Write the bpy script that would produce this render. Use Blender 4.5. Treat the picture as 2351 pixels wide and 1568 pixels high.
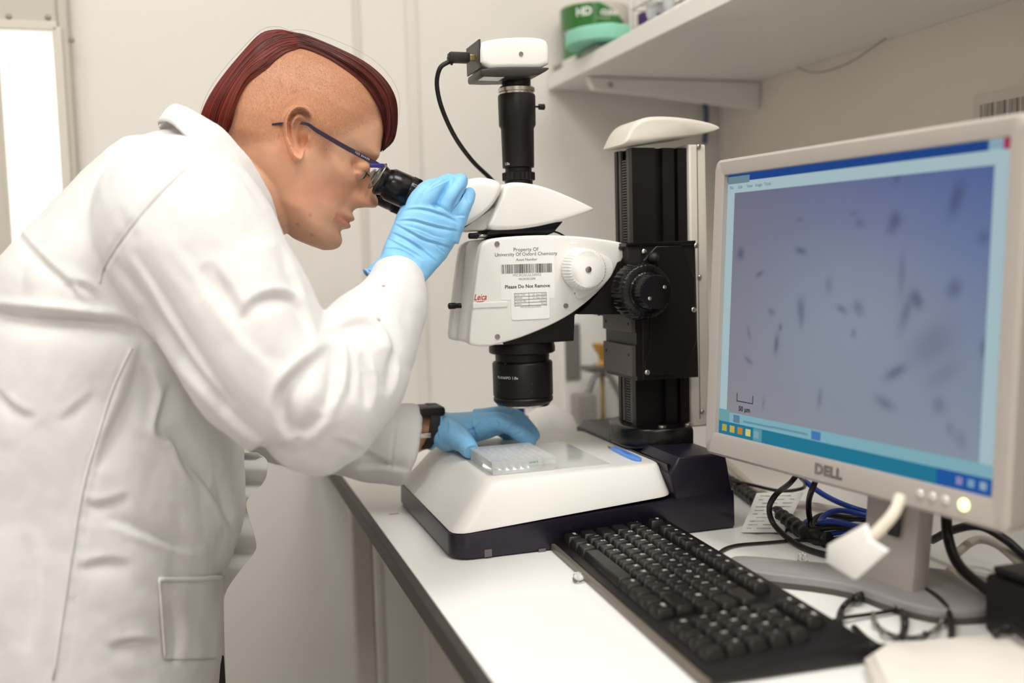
import bpy, bmesh, math, random
import numpy as np
from mathutils import Vector, Matrix, noise as mnoise
rng = np.random.default_rng(7); random.seed(7)
sc = bpy.context.scene
for o in list(bpy.data.objects): bpy.data.objects.remove(o)
COL = sc.collection
V = lambda *a: np.array(a, float)

# ------------------------------------------------------------------ camera
FPX = 2300.0; CAMC = V(0, 0, 1.215)
YAW, PITCH, ROLL = 0.30967516, -0.08477237, -0.02725218
def cam_axes():
    fwd = V(math.sin(YAW)*math.cos(PITCH), math.cos(YAW)*math.cos(PITCH), math.sin(PITCH))
    right = V(math.cos(YAW), -math.sin(YAW), 0); up = np.cross(right, fwd)
    c, s = math.cos(ROLL), math.sin(ROLL)
    return c*right+s*up, -s*right+c*up, fwd
RT, UP, FW = cam_axes()
cam_d = bpy.data.cameras.new('camera'); cam = bpy.data.objects.new('camera', cam_d); COL.objects.link(cam)
cam_d.sensor_width = 36; cam_d.lens = FPX/2351*36; cam_d.clip_start = 0.05
m = Matrix(((RT[0], UP[0], -FW[0], 0), (RT[1], UP[1], -FW[1], 0), (RT[2], UP[2], -FW[2], CAMC[2]), (0, 0, 0, 1)))
cam.matrix_world = m
cam_d.dof.use_dof = True; cam_d.dof.focus_distance = 1.09; cam_d.dof.aperture_fstop = 2.5
sc.camera = cam
# ------------------------------------------------------------------ world, lights, exposure
sc.view_settings.view_transform = 'Standard'; sc.view_settings.look = 'None'
sc.view_settings.gamma = 1; sc.view_settings.use_curve_mapping = False
sc.view_settings.exposure = -0.05
wd = bpy.data.worlds.new('room_world'); sc.world = wd; wd.use_nodes = True
wd.node_tree.nodes['Background'].inputs[0].default_value = (1, .97, .93, 1)
wd.node_tree.nodes['Background'].inputs[1].default_value = 0.1
LAMPS = [(-0.40, 0.55, 9), (0.50, 0.30, 11), (-1.30, 0.35, 7), (-0.45, -1.15, 17)]
for i, (lx, ly, pw) in enumerate(LAMPS):
    l = bpy.data.lights.new('ceiling_panel_light', 'AREA'); l.shape = 'RECTANGLE'; l.size = 0.58; l.size_y = 0.58
    l.energy = pw; l.color = (1, .99, .972)
    lo = bpy.data.objects.new('ceiling_panel_light', l); COL.objects.link(lo); lo.location = (lx, ly, 2.545)

# ------------------------------------------------------------------ helpers
def W(px, py, X=None, Y=None, Z=None):
    d = RT*((px-1175.5)/FPX) - UP*((py-784)/FPX) + FW
    if X is not None: t = (X-CAMC[0])/d[0]
    elif Y is not None: t = (Y-CAMC[1])/d[1]
    else: t = (Z-CAMC[2])/d[2]
    return CAMC + d*t
def WA(px, py, Y):
    px, py, Y = np.broadcast_arrays(np.asarray(px, float), np.asarray(py, float), np.asarray(Y, float))
    d = RT*((px[..., None]-1175.5)/FPX) - UP*((py[..., None]-784)/FPX) + FW
    return CAMC + d*((Y-CAMC[1])/d[..., 1])[..., None]
def PX(P):
    q = np.asarray(P)-CAMC; z = q@FW
    return np.stack([1175.5+FPX*(q@RT)/z, 784-FPX*(q@UP)/z], -1)

MATS = {}
def lin(c): return tuple(((x/255)/12.92 if x/255 <= .04045 else ((x/255+.055)/1.055)**2.4) for x in c)
def mat(name, rgb, rough=.5, metal=0., spec=.5, var=.04, vscale=40, bump=0., bscale=300, emit=0., trans=0., coat=0., sheen=0., alpha=1., sss=0., ior=1.45, cattr=None):
    """rgb in sRGB 0-255; procedural colour variation and fine relief"""
    if name in MATS: return MATS[name]
    M = bpy.data.materials.new(name); M.use_nodes = True; nt = M.node_tree; b = nt.nodes['Principled BSDF']
    c = lin(rgb)
    tc = nt.nodes.new('ShaderNodeTexCoord')
    n = nt.nodes.new('ShaderNodeTexNoise'); n.inputs['Scale'].default_value = vscale; n.inputs['Detail'].default_value = 4
    nt.links.new(tc.outputs['Object'], n.inputs['Vector'])
    mx = nt.nodes.new('ShaderNodeMix'); mx.data_type = 'RGBA'
    mx.inputs[6].default_value = (*[x*(1-var) for x in c], 1); mx.inputs[7].default_value = (*[min(1, x*(1+var)) for x in c], 1)
    nt.links.new(n.outputs['Fac'], mx.inputs[0]); out = mx.outputs[2]
    if cattr:
        a = nt.nodes.new('ShaderNodeAttribute'); a.attribute_name = cattr
        m2 = nt.nodes.new('ShaderNodeMix'); m2.data_type = 'RGBA'; m2.blend_type = 'MULTIPLY'; m2.inputs[0].default_value = 1
        nt.links.new(out, m2.inputs[6]); nt.links.new(a.outputs['Color'], m2.inputs[7]); out = m2.outputs[2]
    nt.links.new(out, b.inputs['Base Color'])
    b.inputs['Roughness'].default_value = rough; b.inputs['Metallic'].default_value = metal
    b.inputs['Specular IOR Level'].default_value = spec; b.inputs['IOR'].default_value = ior
    b.inputs['Transmission Weight'].default_value = trans; b.inputs['Coat Weight'].default_value = coat
    b.inputs['Sheen Weight'].default_value = sheen; b.inputs['Alpha'].default_value = alpha
    if sss:
        b.inputs['Subsurface Weight'].default_value = sss; b.inputs['Subsurface Radius'].default_value = (.006, .0025, .0012)
        b.inputs['Subsurface Scale'].default_value = 1
    if emit:
        nt.links.new(out, b.inputs['Emission Color']); b.inputs['Emission Strength'].default_value = emit
    if bump:
        n2 = nt.nodes.new('ShaderNodeTexNoise'); n2.inputs['Scale'].default_value = bscale; n2.inputs['Detail'].default_value = 3
        nt.links.new(tc.outputs['Object'], n2.inputs['Vector'])
        bp = nt.nodes.new('ShaderNodeBump'); bp.inputs['Strength'].default_value = bump; bp.inputs['Distance'].default_value = .002
        nt.links.new(n2.outputs['Fac'], bp.inputs['Height']); nt.links.new(bp.outputs['Normal'], b.inputs['Normal'])
    MATS[name] = M; return M

WL = {}
def mk(name, verts, faces, material, parent=None, smooth=True, label=None, cat=None, group=None, kind=None, at=None, sharp=None, attr=None):
    v = np.asarray(verts, float).reshape(-1, 3)
    c = np.asarray(at, float) if at is not None else V((v[:, 0].min()+v[:, 0].max())/2, (v[:, 1].min()+v[:, 1].max())/2, (v[:, 2].min()+v[:, 2].max())/2)
    me = bpy.data.meshes.new(name)
    if isinstance(faces, np.ndarray): me.from_pydata((v-c).tolist(), [], faces.tolist())
    else:
        me.from_pydata((v-c).tolist(), [], [tuple(int(i) for i in f) for f in faces])
        if len(faces) < 60000:
            bm = bmesh.new(); bm.from_mesh(me); bmesh.ops.recalc_face_normals(bm, faces=bm.faces); bm.to_mesh(me); bm.free()
    if attr is not None:
        ca = me.color_attributes.new('tint', 'FLOAT_COLOR', 'POINT')
        ca.data.foreach_set('color', np.concatenate([attr, np.ones((len(attr), 1))], 1).ravel())
    return ob(name, me, material, c, parent, smooth, label, cat, group, kind, sharp)
def ob(name, me, material, c, parent=None, smooth=True, label=None, cat=None, group=None, kind=None, sharp=None):
    if material is not None and not me.materials: me.materials.append(material)
    if smooth:
        me.polygons.foreach_set('use_smooth', [True]*len(me.polygons))
        if sharp is not None: me.set_sharp_from_angle(angle=math.radians(sharp))
    o = bpy.data.objects.new(name, me); COL.objects.link(o)
    WL[o.name] = np.asarray(c, float)
    if parent is not None:
        o.parent = parent; o.location = tuple(np.asarray(c)-WL[parent.name])
    else: o.location = tuple(c)
    tag(o, label, cat, group, kind); return o
def tag(o, label=None, cat=None, group=None, kind=None):
    if label: o['label'] = label
    if cat: o['category'] = cat
    if group: o['group'] = group
    if kind: o['kind'] = kind
def thing(name, label, cat, loc, group=None):
    o = bpy.data.objects.new(name, None); COL.objects.link(o); o.location = tuple(loc); o.empty_display_size = .05
    WL[o.name] = np.asarray(loc, float); tag(o, label, cat, group); return o

# --- shape makers: each returns (verts, faces)
def join(*parts):
    vs, fs, n = [], [], 0
    for v, f in parts:
        vs.append(np.asarray(v, float).reshape(-1, 3)); fs += [tuple(i+n for i in q) for q in f]; n += len(vs[-1])
    return np.concatenate(vs), fs
def loft(rings, caps=(True, True), closed=True):
    R = [np.asarray(r, float) for r in rings]; n = len(R[0]); fs = []
    for i in range(len(R)-1):
        for j in range(n if closed else n-1):
            k = (j+1) % n; fs.append((i*n+j, i*n+k, (i+1)*n+k, (i+1)*n+j))
    if caps[0]: fs.append(tuple(range(n))[::-1])
    if caps[1]: fs.append(tuple((len(R)-1)*n+j for j in range(n)))
    return np.concatenate(R), fs
def box(lo, hi, b=0.):
    lo, hi = np.minimum(lo, hi), np.maximum(lo, hi)
    v = [(x, y, z) for z in (lo[2], hi[2]) for x, y in ((lo[0], lo[1]), (hi[0], lo[1]), (hi[0], hi[1]), (lo[0], hi[1]))]
    f = [(3, 2, 1, 0), (4, 5, 6, 7), (0, 1, 5, 4), (1, 2, 6, 5), (2, 3, 7, 6), (3, 0, 4, 7)]
    return bevel(v, f, b) if b else (np.array(v), f)
def bevel(v, f, b, seg=2, angle=25):
    bm = bmesh.new(); vv = [bm.verts.new(tuple(p)) for p in v]
    for q in f: bm.faces.new([vv[i] for i in q])
    bmesh.ops.recalc_face_normals(bm, faces=bm.faces)
    ed = [e for e in bm.edges if len(e.link_faces) == 2 and e.calc_face_angle(0) > math.radians(angle)]
    bmesh.ops.bevel(bm, geom=ed, offset=b, segments=seg, profile=.5, affect='EDGES', clamp_overlap=True)
    bm.verts.index_update(); r = (np.array([p.co[:] for p in bm.verts]), [tuple(x.index for x in q.verts) for q in bm.faces]); bm.free(); return r
def xf(s, M):
    v, f = s; v = np.asarray(v, float); M = np.array(M); return v@M[:3, :3].T + M[:3, 3], f
def frame(d):
    d = np.asarray(d, float)/np.linalg.norm(d); a = V(0, 0, 1) if abs(d[2]) < .9 else V(1, 0, 0)
    u = np.cross(a, d); u /= np.linalg.norm(u); return u, np.cross(d, u), d
def lathe(p0, d, prof, n=32, ribs=0, ribamp=0., ribrange=None):
    """prof: list of (distance along d, radius)"""
    u, w, d = frame(d); rings = []
    for i, (h, r) in enumerate(prof):
        t = np.arange(n)*2*np.pi/n; rr = np.full(n, r)
        if ribs and ribrange[0] <= h <= ribrange[1]: rr = r*(1+ribamp*np.cos(t*ribs))
        rings.append(np.asarray(p0)+d*h+np.outer(rr*np.cos(t), u)+np.outer(rr*np.sin(t), w))
    return loft(rings, (prof[0][1] > 1e-6, prof[-1][1] > 1e-6))
def spline(P, k=8):
    P = np.asarray(P, float); n = len(P)
    if n < 3: return np.linspace(P[0], P[-1], k+1)
    Q = np.concatenate([[2*P[0]-P[1]], P, [2*P[-1]-P[-2]]]); out = []
    for i in range(n-1):
        a, b, c, d = Q[i:i+4]
        for t in np.arange(k)/k: out.append(.5*((2*b)+(c-a)*t+(2*a-5*b+4*c-d)*t*t+(3*b-a-3*c+d)*t**3))
    return np.array(out+[P[-1]])
def tube(P, r, n=10, k=6, sm=True, ripple=0):
    P = np.asarray(P, float); r = np.broadcast_to(np.asarray(r, float), (len(P),))
    if sm: D = spline(np.concatenate([P, r[:, None]], 1), k); P, r = D[:, :3], D[:, 3]
    T = np.gradient(P, axis=0); T /= np.linalg.norm(T, axis=1)[:, None]+1e-12
    u, w, _ = frame(T[0]); rings = []; t = np.arange(n)*2*np.pi/n
    for i, (p, tt) in enumerate(zip(P, T)):
        u = u-tt*(u@tt); u /= np.linalg.norm(u); w = np.cross(tt, u)
        rr = r[i]*(1+ripple*(1 if (i//2) % 2 else 0))
        rings.append(p+np.outer(np.cos(t), u)*rr+np.outer(np.sin(t), w)*rr)
    return loft(rings)
def dense(P, step):
    P = spline(P, 24); s = np.r_[0, np.cumsum(np.linalg.norm(np.diff(P, axis=0), axis=1))]
    q = np.arange(0, s[-1], step); return np.stack([np.interp(q, s, P[:, i]) for i in range(3)], -1)
def chaikin(P, n=2, closed=True):
    P = np.asarray(P, float)
    for _ in range(n):
        N = np.roll(P, -1, 0) if closed else P[1:]; A = P if closed else P[:-1]
        Q = np.empty((2*len(A), P.shape[1])); Q[0::2] = .75*A+.25*N; Q[1::2] = .25*A+.75*N
        P = Q if closed else np.concatenate([[P[0]], Q, [P[-1]]])
    return P
def inset(P, d):
    P = np.asarray(P, float); lo, hi = P.min(0), P.max(0); c = (lo+hi)/2; h = (hi-lo)/2
    return c+(P-c)*np.maximum(1-d/h, .05)
def prism_y(pts, y0, y1, b=.004, seg=3, taper=1.0):
    """outline of (x, z) world points, extruded along Y with rounded rims"""
    P = np.asarray(pts, float); c = P.mean(0); rings = []
    prof = [(b*(1-math.sin(a)), b*(1-math.cos(a))) for a in np.linspace(0, math.pi/2, seg+1)]  # (inset, depth)
    for ins, dep in prof: q = inset(P, ins); rings.append(np.c_[q[:, 0], np.full(len(q), y0+dep), q[:, 1]])
    for ins, dep in prof[::-1]: q = inset(c+(P-c)*taper, ins); rings.append(np.c_[q[:, 0], np.full(len(q), y1-dep), q[:, 1]])
    return loft(rings)
def pxz(pts, Y): return [(lambda p: (p[0], p[2]))(W(a, b, Y=Y)) for a, b in pts]
def prism_z(pts, z0, z1, b=.003, seg=3, bot=True):
    P = np.asarray(pts, float); rings = []
    prof = [(b*(1-math.sin(a)), b*(1-math.cos(a))) for a in np.linspace(0, math.pi/2, seg+1)]
    if bot:
        for ins, dep in prof: q = inset(P, ins); rings.append(np.c_[q, np.full(len(q), z0+dep)])
    else: rings.append(np.c_[P, np.full(len(P), z0)])
    for ins, dep in prof[::-1]: q = inset(P, ins); rings.append(np.c_[q, np.full(len(q), z1-dep)])
    return loft(rings)
def rrect(x0, x1, y0, y1, r, n=5):
    out = []
    for cx, cy, a0 in ((x1-r, y0+r, -90), (x1-r, y1-r, 0), (x0+r, y1-r, 90), (x0+r, y0+r, 180)):
        for a in np.linspace(a0, a0+90, n): out.append((cx+r*math.cos(math.radians(a)), cy+r*math.sin(math.radians(a))))
    return np.array(out)
def text2d(s, size, shear=0., offset=0., align='CENTER', space=1., sx=1.):
    cu = bpy.data.curves.new('t', 'FONT'); cu.body = s; cu.size = size; cu.shear = shear; cu.offset = offset
    cu.align_x = align; cu.align_y = 'CENTER'; cu.space_character = space; cu.resolution_u = 3; cu.extrude = 0
    o = bpy.data.objects.new('t', cu); COL.objects.link(o); bpy.context.view_layer.update()
    me = o.evaluated_get(bpy.context.evaluated_depsgraph_get()).to_mesh()
    v = np.array([p.co[:] for p in me.vertices]).reshape(-1, 3)*V(sx, 1, 1); f = [tuple(q.vertices) for q in me.polygons]
    bpy.data.objects.remove(o); bpy.data.curves.remove(cu); return v, f
def on_plane(s, o, u, w):
    v, f = s; return np.asarray(o)+np.outer(v[:, 0], u)+np.outer(v[:, 1], w), f
def remesh(parts, voxel, smooth=4, lam=.5):
    v, f = join(*parts); me = bpy.data.meshes.new('tmp'); me.from_pydata(v.tolist(), [], f)
    bm = bmesh.new(); bm.from_mesh(me); bmesh.ops.triangulate(bm, faces=[q for q in bm.faces if len(q.verts) > 4]); bmesh.ops.recalc_face_normals(bm, faces=bm.faces); bm.to_mesh(me); bm.free()
    o = bpy.data.objects.new('tmp', me); COL.objects.link(o)
    md = o.modifiers.new('r', 'REMESH'); md.mode = 'VOXEL'; md.voxel_size = voxel; md.adaptivity = 0
    bpy.context.view_layer.update()
    e = o.evaluated_get(bpy.context.evaluated_depsgraph_get()).to_mesh()
    n = len(e.vertices); P = np.empty(n*3); e.vertices.foreach_get('co', P); P = P.reshape(-1, 3).copy()
    F = np.empty(len(e.loops), np.int64); e.loops.foreach_get('vertex_index', F); F = F.reshape(-1, 4).copy()
    bpy.data.objects.remove(o); bpy.data.meshes.remove(me)
    return lap(P, F, smooth, lam), F
def lap(P, F, it, lam=.5):
    A = np.concatenate([F[:, 0], F[:, 1], F[:, 2], F[:, 3]]); B = np.concatenate([F[:, 1], F[:, 2], F[:, 3], F[:, 0]])
    n = len(P); deg = np.bincount(A, minlength=n)+np.bincount(B, minlength=n)
    for _ in range(it):
        S = np.stack([np.bincount(A, P[B, i], n)+np.bincount(B, P[A, i], n) for i in range(3)], -1)/np.maximum(deg, 1)[:, None]
        P = P+lam*(S-P)
    return P
def vnorm(P, F):
    n = np.cross(P[F[:, 2]]-P[F[:, 0]], P[F[:, 3]]-P[F[:, 1]]); N = np.zeros_like(P)
    for i in range(4):
        for k in range(3): N[:, k] += np.bincount(F[:, i], n[:, k], len(P))
    return N/(np.linalg.norm(N, axis=1)[:, None]+1e-12)
def fbm(P, scale, amp=1., oct=2):
    S = np.asarray(P)*scale; return np.array([mnoise.fractal(Vector(p), .7, 2.1, oct) for p in S])*amp
def polydist(q, line):
    """distance from 2-D points q to polyline, plus the fraction along it"""
    line = np.asarray(line, float); best = np.full(len(q), 1e9); par = np.zeros(len(q)); L = np.r_[0, np.cumsum(np.linalg.norm(np.diff(line, axis=0), axis=1))]
    for i in range(len(line)-1):
        a, b = line[i], line[i+1]; d = b-a; t = np.clip(((q-a)@d)/(d@d), 0, 1); e = np.linalg.norm(q-a-np.outer(t, d), axis=1)
        mk_ = e < best; best[mk_] = e[mk_]; par[mk_] = ((L[i]+t*(L[i+1]-L[i]))/L[-1])[mk_]
    return best, par
def creases(P, N, lines, ok=None):
    """push folds into a surface along traced lines: (polyline px, half width px, depth m[, side]).
    With a side the fold is a cloth overlap: steep on one side, sloping out on the other."""
    q = PX(P); vis = np.clip(-(N@FW)*2.5, 0, 1)
    if ok is not None: vis = vis*ok
    D = np.zeros(len(P))
    for line, w, d, *sd in lines:
        l = chaikin(np.asarray(line, float), 3, False); R_ = 8*w if sd else 4*w
        sel = np.where((q[:, 0] > l[:, 0].min()-R_) & (q[:, 0] < l[:, 0].max()+R_) & (q[:, 1] > l[:, 1].min()-R_) & (q[:, 1] < l[:, 1].max()+R_) & (vis > 0))[0]
        if not len(sel): continue
        e, t = polydist(q[sel], l); fade = np.sin(np.pi*np.clip(t, 0, 1))**.7
        x = e/w
        if sd:
            i = np.argmin(((q[sel][:, None, :]-l[None, ::2])**2).sum(-1), 1)*2; i = np.clip(i, 1, len(l)-2); dv_ = l[i+1]-l[i-1]; vv_ = q[sel]-l[i]
            s_ = (dv_[:, 0]*vv_[:, 1]-dv_[:, 1]*vv_[:, 0])*sd[0]; k = np.clip(s_/(np.linalg.norm(dv_, axis=1)*w*.7+1e-6), -1, 1)*.5+.5
            D[sel] += d*fade*(k*np.exp(-(x/2.8)**1.4)+(1-k)*(np.exp(-(x/.9)**2)-.25*np.exp(-((x-1.9)/1.0)**2)))
        else: D[sel] += d*fade*(np.exp(-x*x)-.22*np.exp(-((x-2.0)/1.1)**2))
    return P-N*(D*vis)[:, None]

# ------------------------------------------------------------------ common materials
m_wall = mat('painted_wall', (230, 226, 220), .6, var=.03, vscale=6, bump=.05, bscale=180)
m_wallR = mat('painted_wall_warm', (236, 228, 218), .6, var=.03, vscale=5, bump=.08, bscale=200)
m_white = mat('white_lacquer', (236, 234, 229), .35, var=.015, vscale=15, bump=.03, bscale=900)
m_laminate = mat('white_laminate', (240, 238, 234), .3, var=.02, vscale=9)
m_edge = mat('dark_edge_strip', (52, 46, 44), .5)
m_black = mat('black_plastic', (20, 16, 17), .4, var=.1, spec=.35, bump=.05, bscale=1500)
m_blackg = mat('black_gloss', (15, 12, 14), .22, var=.1, spec=.4)
m_blackmat = mat('black_anodised', (26, 21, 21), .5, var=.08, spec=.3)
m_darkgrey = mat('dark_grey_metal', (80, 73, 70), .5, var=.05)
m_navy = mat('dark_navy_lacquer', (32, 25, 40), .3, var=.1, vscale=200)
m_steel = mat('polished_steel', (190, 186, 178), .22, metal=1., var=.05)
m_brush = mat('brushed_metal', (160, 156, 150), .35, metal=1.)
m_beige = mat('beige_plastic', (214, 208, 196), .4, var=.02)
m_ink = mat('black_ink', (40, 38, 40), .6)
m_inkgrey = mat('grey_ink', (150, 148, 146), .6)
m_label = mat('paper_label', (244, 243, 240), .45, var=.01)
m_rubber = mat('black_rubber', (26, 23, 23), .55, var=.1)
m_silver = mat('silver_plastic', (176, 168, 162), .38, var=.02, spec=.5)
m_glass = mat('clear_glass', (250, 252, 252), .03, trans=1., var=.0)
m_frost = mat('clear_polystyrene', (250, 252, 252), .12, var=.0, alpha=.30, spec=.7)
m_well = mat('well_polystyrene', (250, 252, 252), .12, var=.0, alpha=.42, spec=.7)

# ------------------------------------------------------------------ the room
XW, YF, BZ = 1.0, 1.76, 0.9
def struct(name, s, material, smooth=False, parent=None, **k): return mk(name, *s, material, parent, smooth=smooth, kind=None if parent else 'structure', **k)
m_floor = mat('grey_vinyl_floor', (198, 194, 188), .4, var=.12, vscale=60)
struct('floor', box((-2.4, -2.0, -.05), (XW+.1, YF+.1, 0)), m_floor)
m_ceil = mat('ceiling_tiles', (236, 234, 229), .8, var=.05, vscale=120)
struct('ceiling', box((-2.4, -2.0, 2.6), (XW+.1, YF+.1, 2.65)), m_ceil)
struct('wall_right', box((XW, -2.0, 0), (XW+.1, YF+.1, 2.6)), m_wallR)
struct('wall_back', box((-2.4, YF, 0), (XW, YF+.1, 2.6)), m_wall)
struct('wall_left', box((-2.5, -2.0, 0), (-2.4, YF+.1, 2.6)), m_wall)
struct('wall_front', box((-2.4, -2.1, 0), (XW+.1, -2.0, 2.6)), m_wall)
for i, (lx, ly, pw) in enumerate(LAMPS):
    t = thing('ceiling_light', ['square ceiling light panel above the standing person', 'square ceiling light panel above the keyboard end of the room', 'square ceiling light panel near the left wall', 'square ceiling light panel farthest behind the viewer'][i], 'light', (lx, ly, 2.6), 'ceiling light panels')
    mk('frame', *join(*[box(a, b, .003) for a, b in (((lx-.33, ly-.33, 2.55), (lx+.33, ly-.3, 2.6)), ((lx-.33, ly+.3, 2.55), (lx+.33, ly+.33, 2.6)), ((lx-.33, ly-.3, 2.55), (lx-.3, ly+.3, 2.6)), ((lx+.3, ly-.3, 2.55), (lx+.33, ly+.3, 2.6)))]), m_white, t, smooth=False)
    mk('diffuser', *box((lx-.3, ly-.3, 2.555), (lx+.3, ly+.3, 2.565)), mat('lamp_diffuser', (255, 250, 240), .5, emit=3), t, smooth=False)
# door with a tall bright vision pane, at the left of the back wall
wx0, wx1 = W(14, 300, Y=YF)[0], W(152, 300, Y=YF)[0]
dx1 = W(176, 300, Y=YF)[0]; ztop = W(143, 73, Y=YF)[2]
door = struct('door_1', join(box((dx1-.92, YF-.03, 0), (wx0, YF, 2.1), .004), box((wx1, YF-.03, 0), (dx1, YF, 2.1), .004), box((wx0, YF-.03, ztop), (wx1, YF, 2.1), .004), box((wx0, YF-.03, 0), (wx1, YF, .95), .004)), mat('door_paint', (196, 190, 179), .5, var=.03, vscale=8))
mk('pane', *box((wx0, YF-.012, .95), (wx1, YF-.006, ztop)), mat('daylit_pane', (255, 253, 248), .3, emit=.75), door, smooth=False)
mk('glazing_bead', *join(box((wx1-.008, YF-.036, .95), (wx1+.006, YF-.028, ztop), .002), box((wx0, YF-.036, ztop-.006), (wx1, YF-.028, ztop+.008), .002)), m_beige, door, smooth=False)
for a, b in ((20, 38), (110, 40), (165, 92)):
    p = W(a, b, Y=YF-.031); mk('screw', *lathe(p, (0, -1, 0), [(-.002, .004), (.001, .004), (.002, .001)], 12), m_brush, door)
# panel joints and trims on the back wall
for i, a in enumerate((832, 944)):
    x = W(a, 300, Y=YF)[0]
    struct('trim_%d' % (i+1), box((x-(.004 if i else .010), YF-(.005 if i else .003), 0), (x+(.016 if i else .004), YF, 2.6), .0015), mat('panel_joint_%d' % i, ((214, 209, 201), (224, 220, 213))[i], .5))
x = W(1648, 300, Y=YF)[0]
struct('trim_3', box((x, YF-.03, .9), (x+.03, YF, 2.6), .004), m_wall)

# ------------------------------------------------------------------ bench
bench = thing('lab_bench', 'white laminate lab bench with a dark front edge under the microscope', 'bench', (.6, .6, 0))
mk('worktop', *box((.200, -.4, BZ-.022), (XW, YF, BZ), .0015), m_laminate, bench, smooth=False)
mk('edge_strip', *box((.190, -.4, BZ-.020), (.1999, YF, BZ-.0005), .0015), m_edge, bench, smooth=False)
mk('underside_board', *box((.205, -.4, BZ-.03), (XW, YF, BZ-.0221)), mat('chipboard', (120, 112, 104), .7), bench, smooth=False)
m_under = mat('under_bench_panel', (196, 191, 184), .45, var=.05, vscale=12)
for y0, y1 in ((-.3, .28), (.29, .86), (.87, 1.36)):
    mk('cupboard_panel', *box((.30, y0, .06), (.315, y1, BZ-.05), .003), m_under, bench, smooth=False)
mk('leg', *box((.205, 1.425, 0), (.235, 1.455, BZ-.03), .004), mat('grey_leg_paint', (186, 180, 172), .4, var=.08, vscale=30), bench, smooth=False)
mk('leg', *box((.205, -.38, 0), (.245, -.34, BZ-.03), .004), MATS['grey_leg_paint'], bench, smooth=False)
mk('rail', *box((.25, -.38, BZ-.075), (.27, 1.40, BZ-.03), .003), MATS['grey_leg_paint'], bench, smooth=False)
for a, b in ((905, 1180),):
    p = W(a, b, Z=BZ); mk('scratch', *box(p-V(.006, .001, .0001), p+V(.006, .001, .0002)), mat('red_stain', (120, 60, 50), .6), bench, smooth=False)

# ------------------------------------------------------------------ shelf with its things
SZ, SX = 1.5175, .645; ST = SZ+.027
shelf = thing('wall_shelf', 'deep white wall shelf holding tape rolls and a tube rack', 'shelf', (.82, 1.0, SZ))
mk('board', *box((SX, -.2, SZ), (XW, YF-.002, ST), .002), m_white, shelf, smooth=False)
for yb in (1.62, .86):
    mk('bracket', *prism_y([(SX+.02, SZ-.001), (XW-.001, SZ-.001), (XW-.001, SZ-.05), (SX+.12, SZ-.028), (SX+.03, SZ-.022)], yb-.008, yb+.008, .002), m_white, shelf, smooth=False)
    p = V(SX+.06, yb-.009, SZ-.014); mk('screw', *lathe(p, (0, -1, 0), [(0, .004), (.0015, .004), (.002, .002)], 12), m_brush, shelf)
mk('wall_rail', *box((XW-.012, .84, .95), (XW, .87, SZ-.001), .002), m_wallR, shelf, smooth=False)
# hanging hair-thin wire under the shelf
pts = [W(a, b, X=.985) for a, b in ((1830, 158), (1865, 166), (1910, 160), (1960, 138), (2005, 108), (2035, 92))]
pts[0][2] = SZ-.001; pts[-1][2] = SZ-.001
mk('loose_wire', *tube(pts, .0006, 6), m_ink, label='hair-thin dark wire drooping under the wall shelf', cat='wire')
# blue cord in the corner
pts = [W(a, b, X=.965) for a, b in ((1608, 228), (1620, 245), (1622, 275), (1618, 330))]; pts[0][2] = SZ
mk('hanging_cable', *tube(pts, .004, 8), mat('blue_cord', (34, 56, 110), .4), label='short dark blue cord hanging below the shelf in the corner', cat='cable')

def curved_text(s, c, r, ang0, z, size, shear=0., offset=0., align='CENTER', sx=1.):
    v, f = text2d(s, size, shear, offset, align, 1., sx); a = ang0+v[:, 0]/r
    return np.c_[c[0]+r*np.cos(a), c[1]+r*np.sin(a), z+v[:, 1]], f
m_tape_g = mat('green_wrapper', (38, 110, 40), .18, var=.2, vscale=30, coat=.5)
m_tape_clear = mat('clear_tape_grey', (196, 192, 182), .25, var=.06)
m_tape_w = mat('wrapper_white', (240, 238, 232), .4)
def tape_roll(c, r, h, label, words=True):
    t = thing('tape_roll', label, 'tape roll', c, 'packing tape rolls on the shelf')
    mk('roll', *lathe(c, (0, 0, 1), [(0, r*.52), (0, r-.002), (.002, r), (h-.002, r), (h, r-.002), (h, r*.52)], 48), m_tape_clear, t, sharp=40)
    mk('core', *lathe(c, (0, 0, 1), [(.001, r*.5), (.001, r*.53), (h-.001, r*.53), (h-.001, r*.5)], 32), mat('cardboard', (176, 150, 116), .8), t, sharp=40)
    # green wrapper: a band whose upper left corner is cut by a rising curve
    fa = math.atan2(-c[1], -c[0]); n = 40; top, bot = [], []
    A = np.linspace(fa-1.45, fa+1.05, n); rr = r+.0006
    for a in A:
        k = (a-A[0])/(A[-1]-A[0]); zt = h*(.93 - max(0, (k-.62)/.38)**1.4*.75); zb = h*.06
        top.append((c[0]+rr*math.cos(a), c[1]+rr*math.sin(a), c[2]+zt)); bot.append((c[0]+rr*math.cos(a), c[1]+rr*math.sin(a), c[2]+zb))
    v = np.array(bot+top); f = [(i, i+1, n+i+1, n+i) for i in range(n-1)]
    wr = mk('wrapper', v, f, m_tape_g, t)
    if words:
        mk('lettering', *join(curved_text('HD', c, r+.0012, fa-.30, c[2]+h*.62, h*.42, 0, .0006), curved_text('CLEAR', c, r+.0012, fa+.42, c[2]+h*.56, h*.24, .25, .0004), curved_text('PACKAGING TAPE', c, r+.0012, fa+.25, c[2]+h*.36, h*.06)), m_tape_w, wr, smooth=False)
    return t
tr = thing('white_tray', 'low white plastic tray with a grey clip under the tape rolls', 'tray', (.70, 1.68, ST))
mk('tray_body', *bevel(*box((SX+.003, 1.625, ST), (SX+.13, YF-.004, ST+.012)), .004), m_white, tr, sharp=30)
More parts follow.
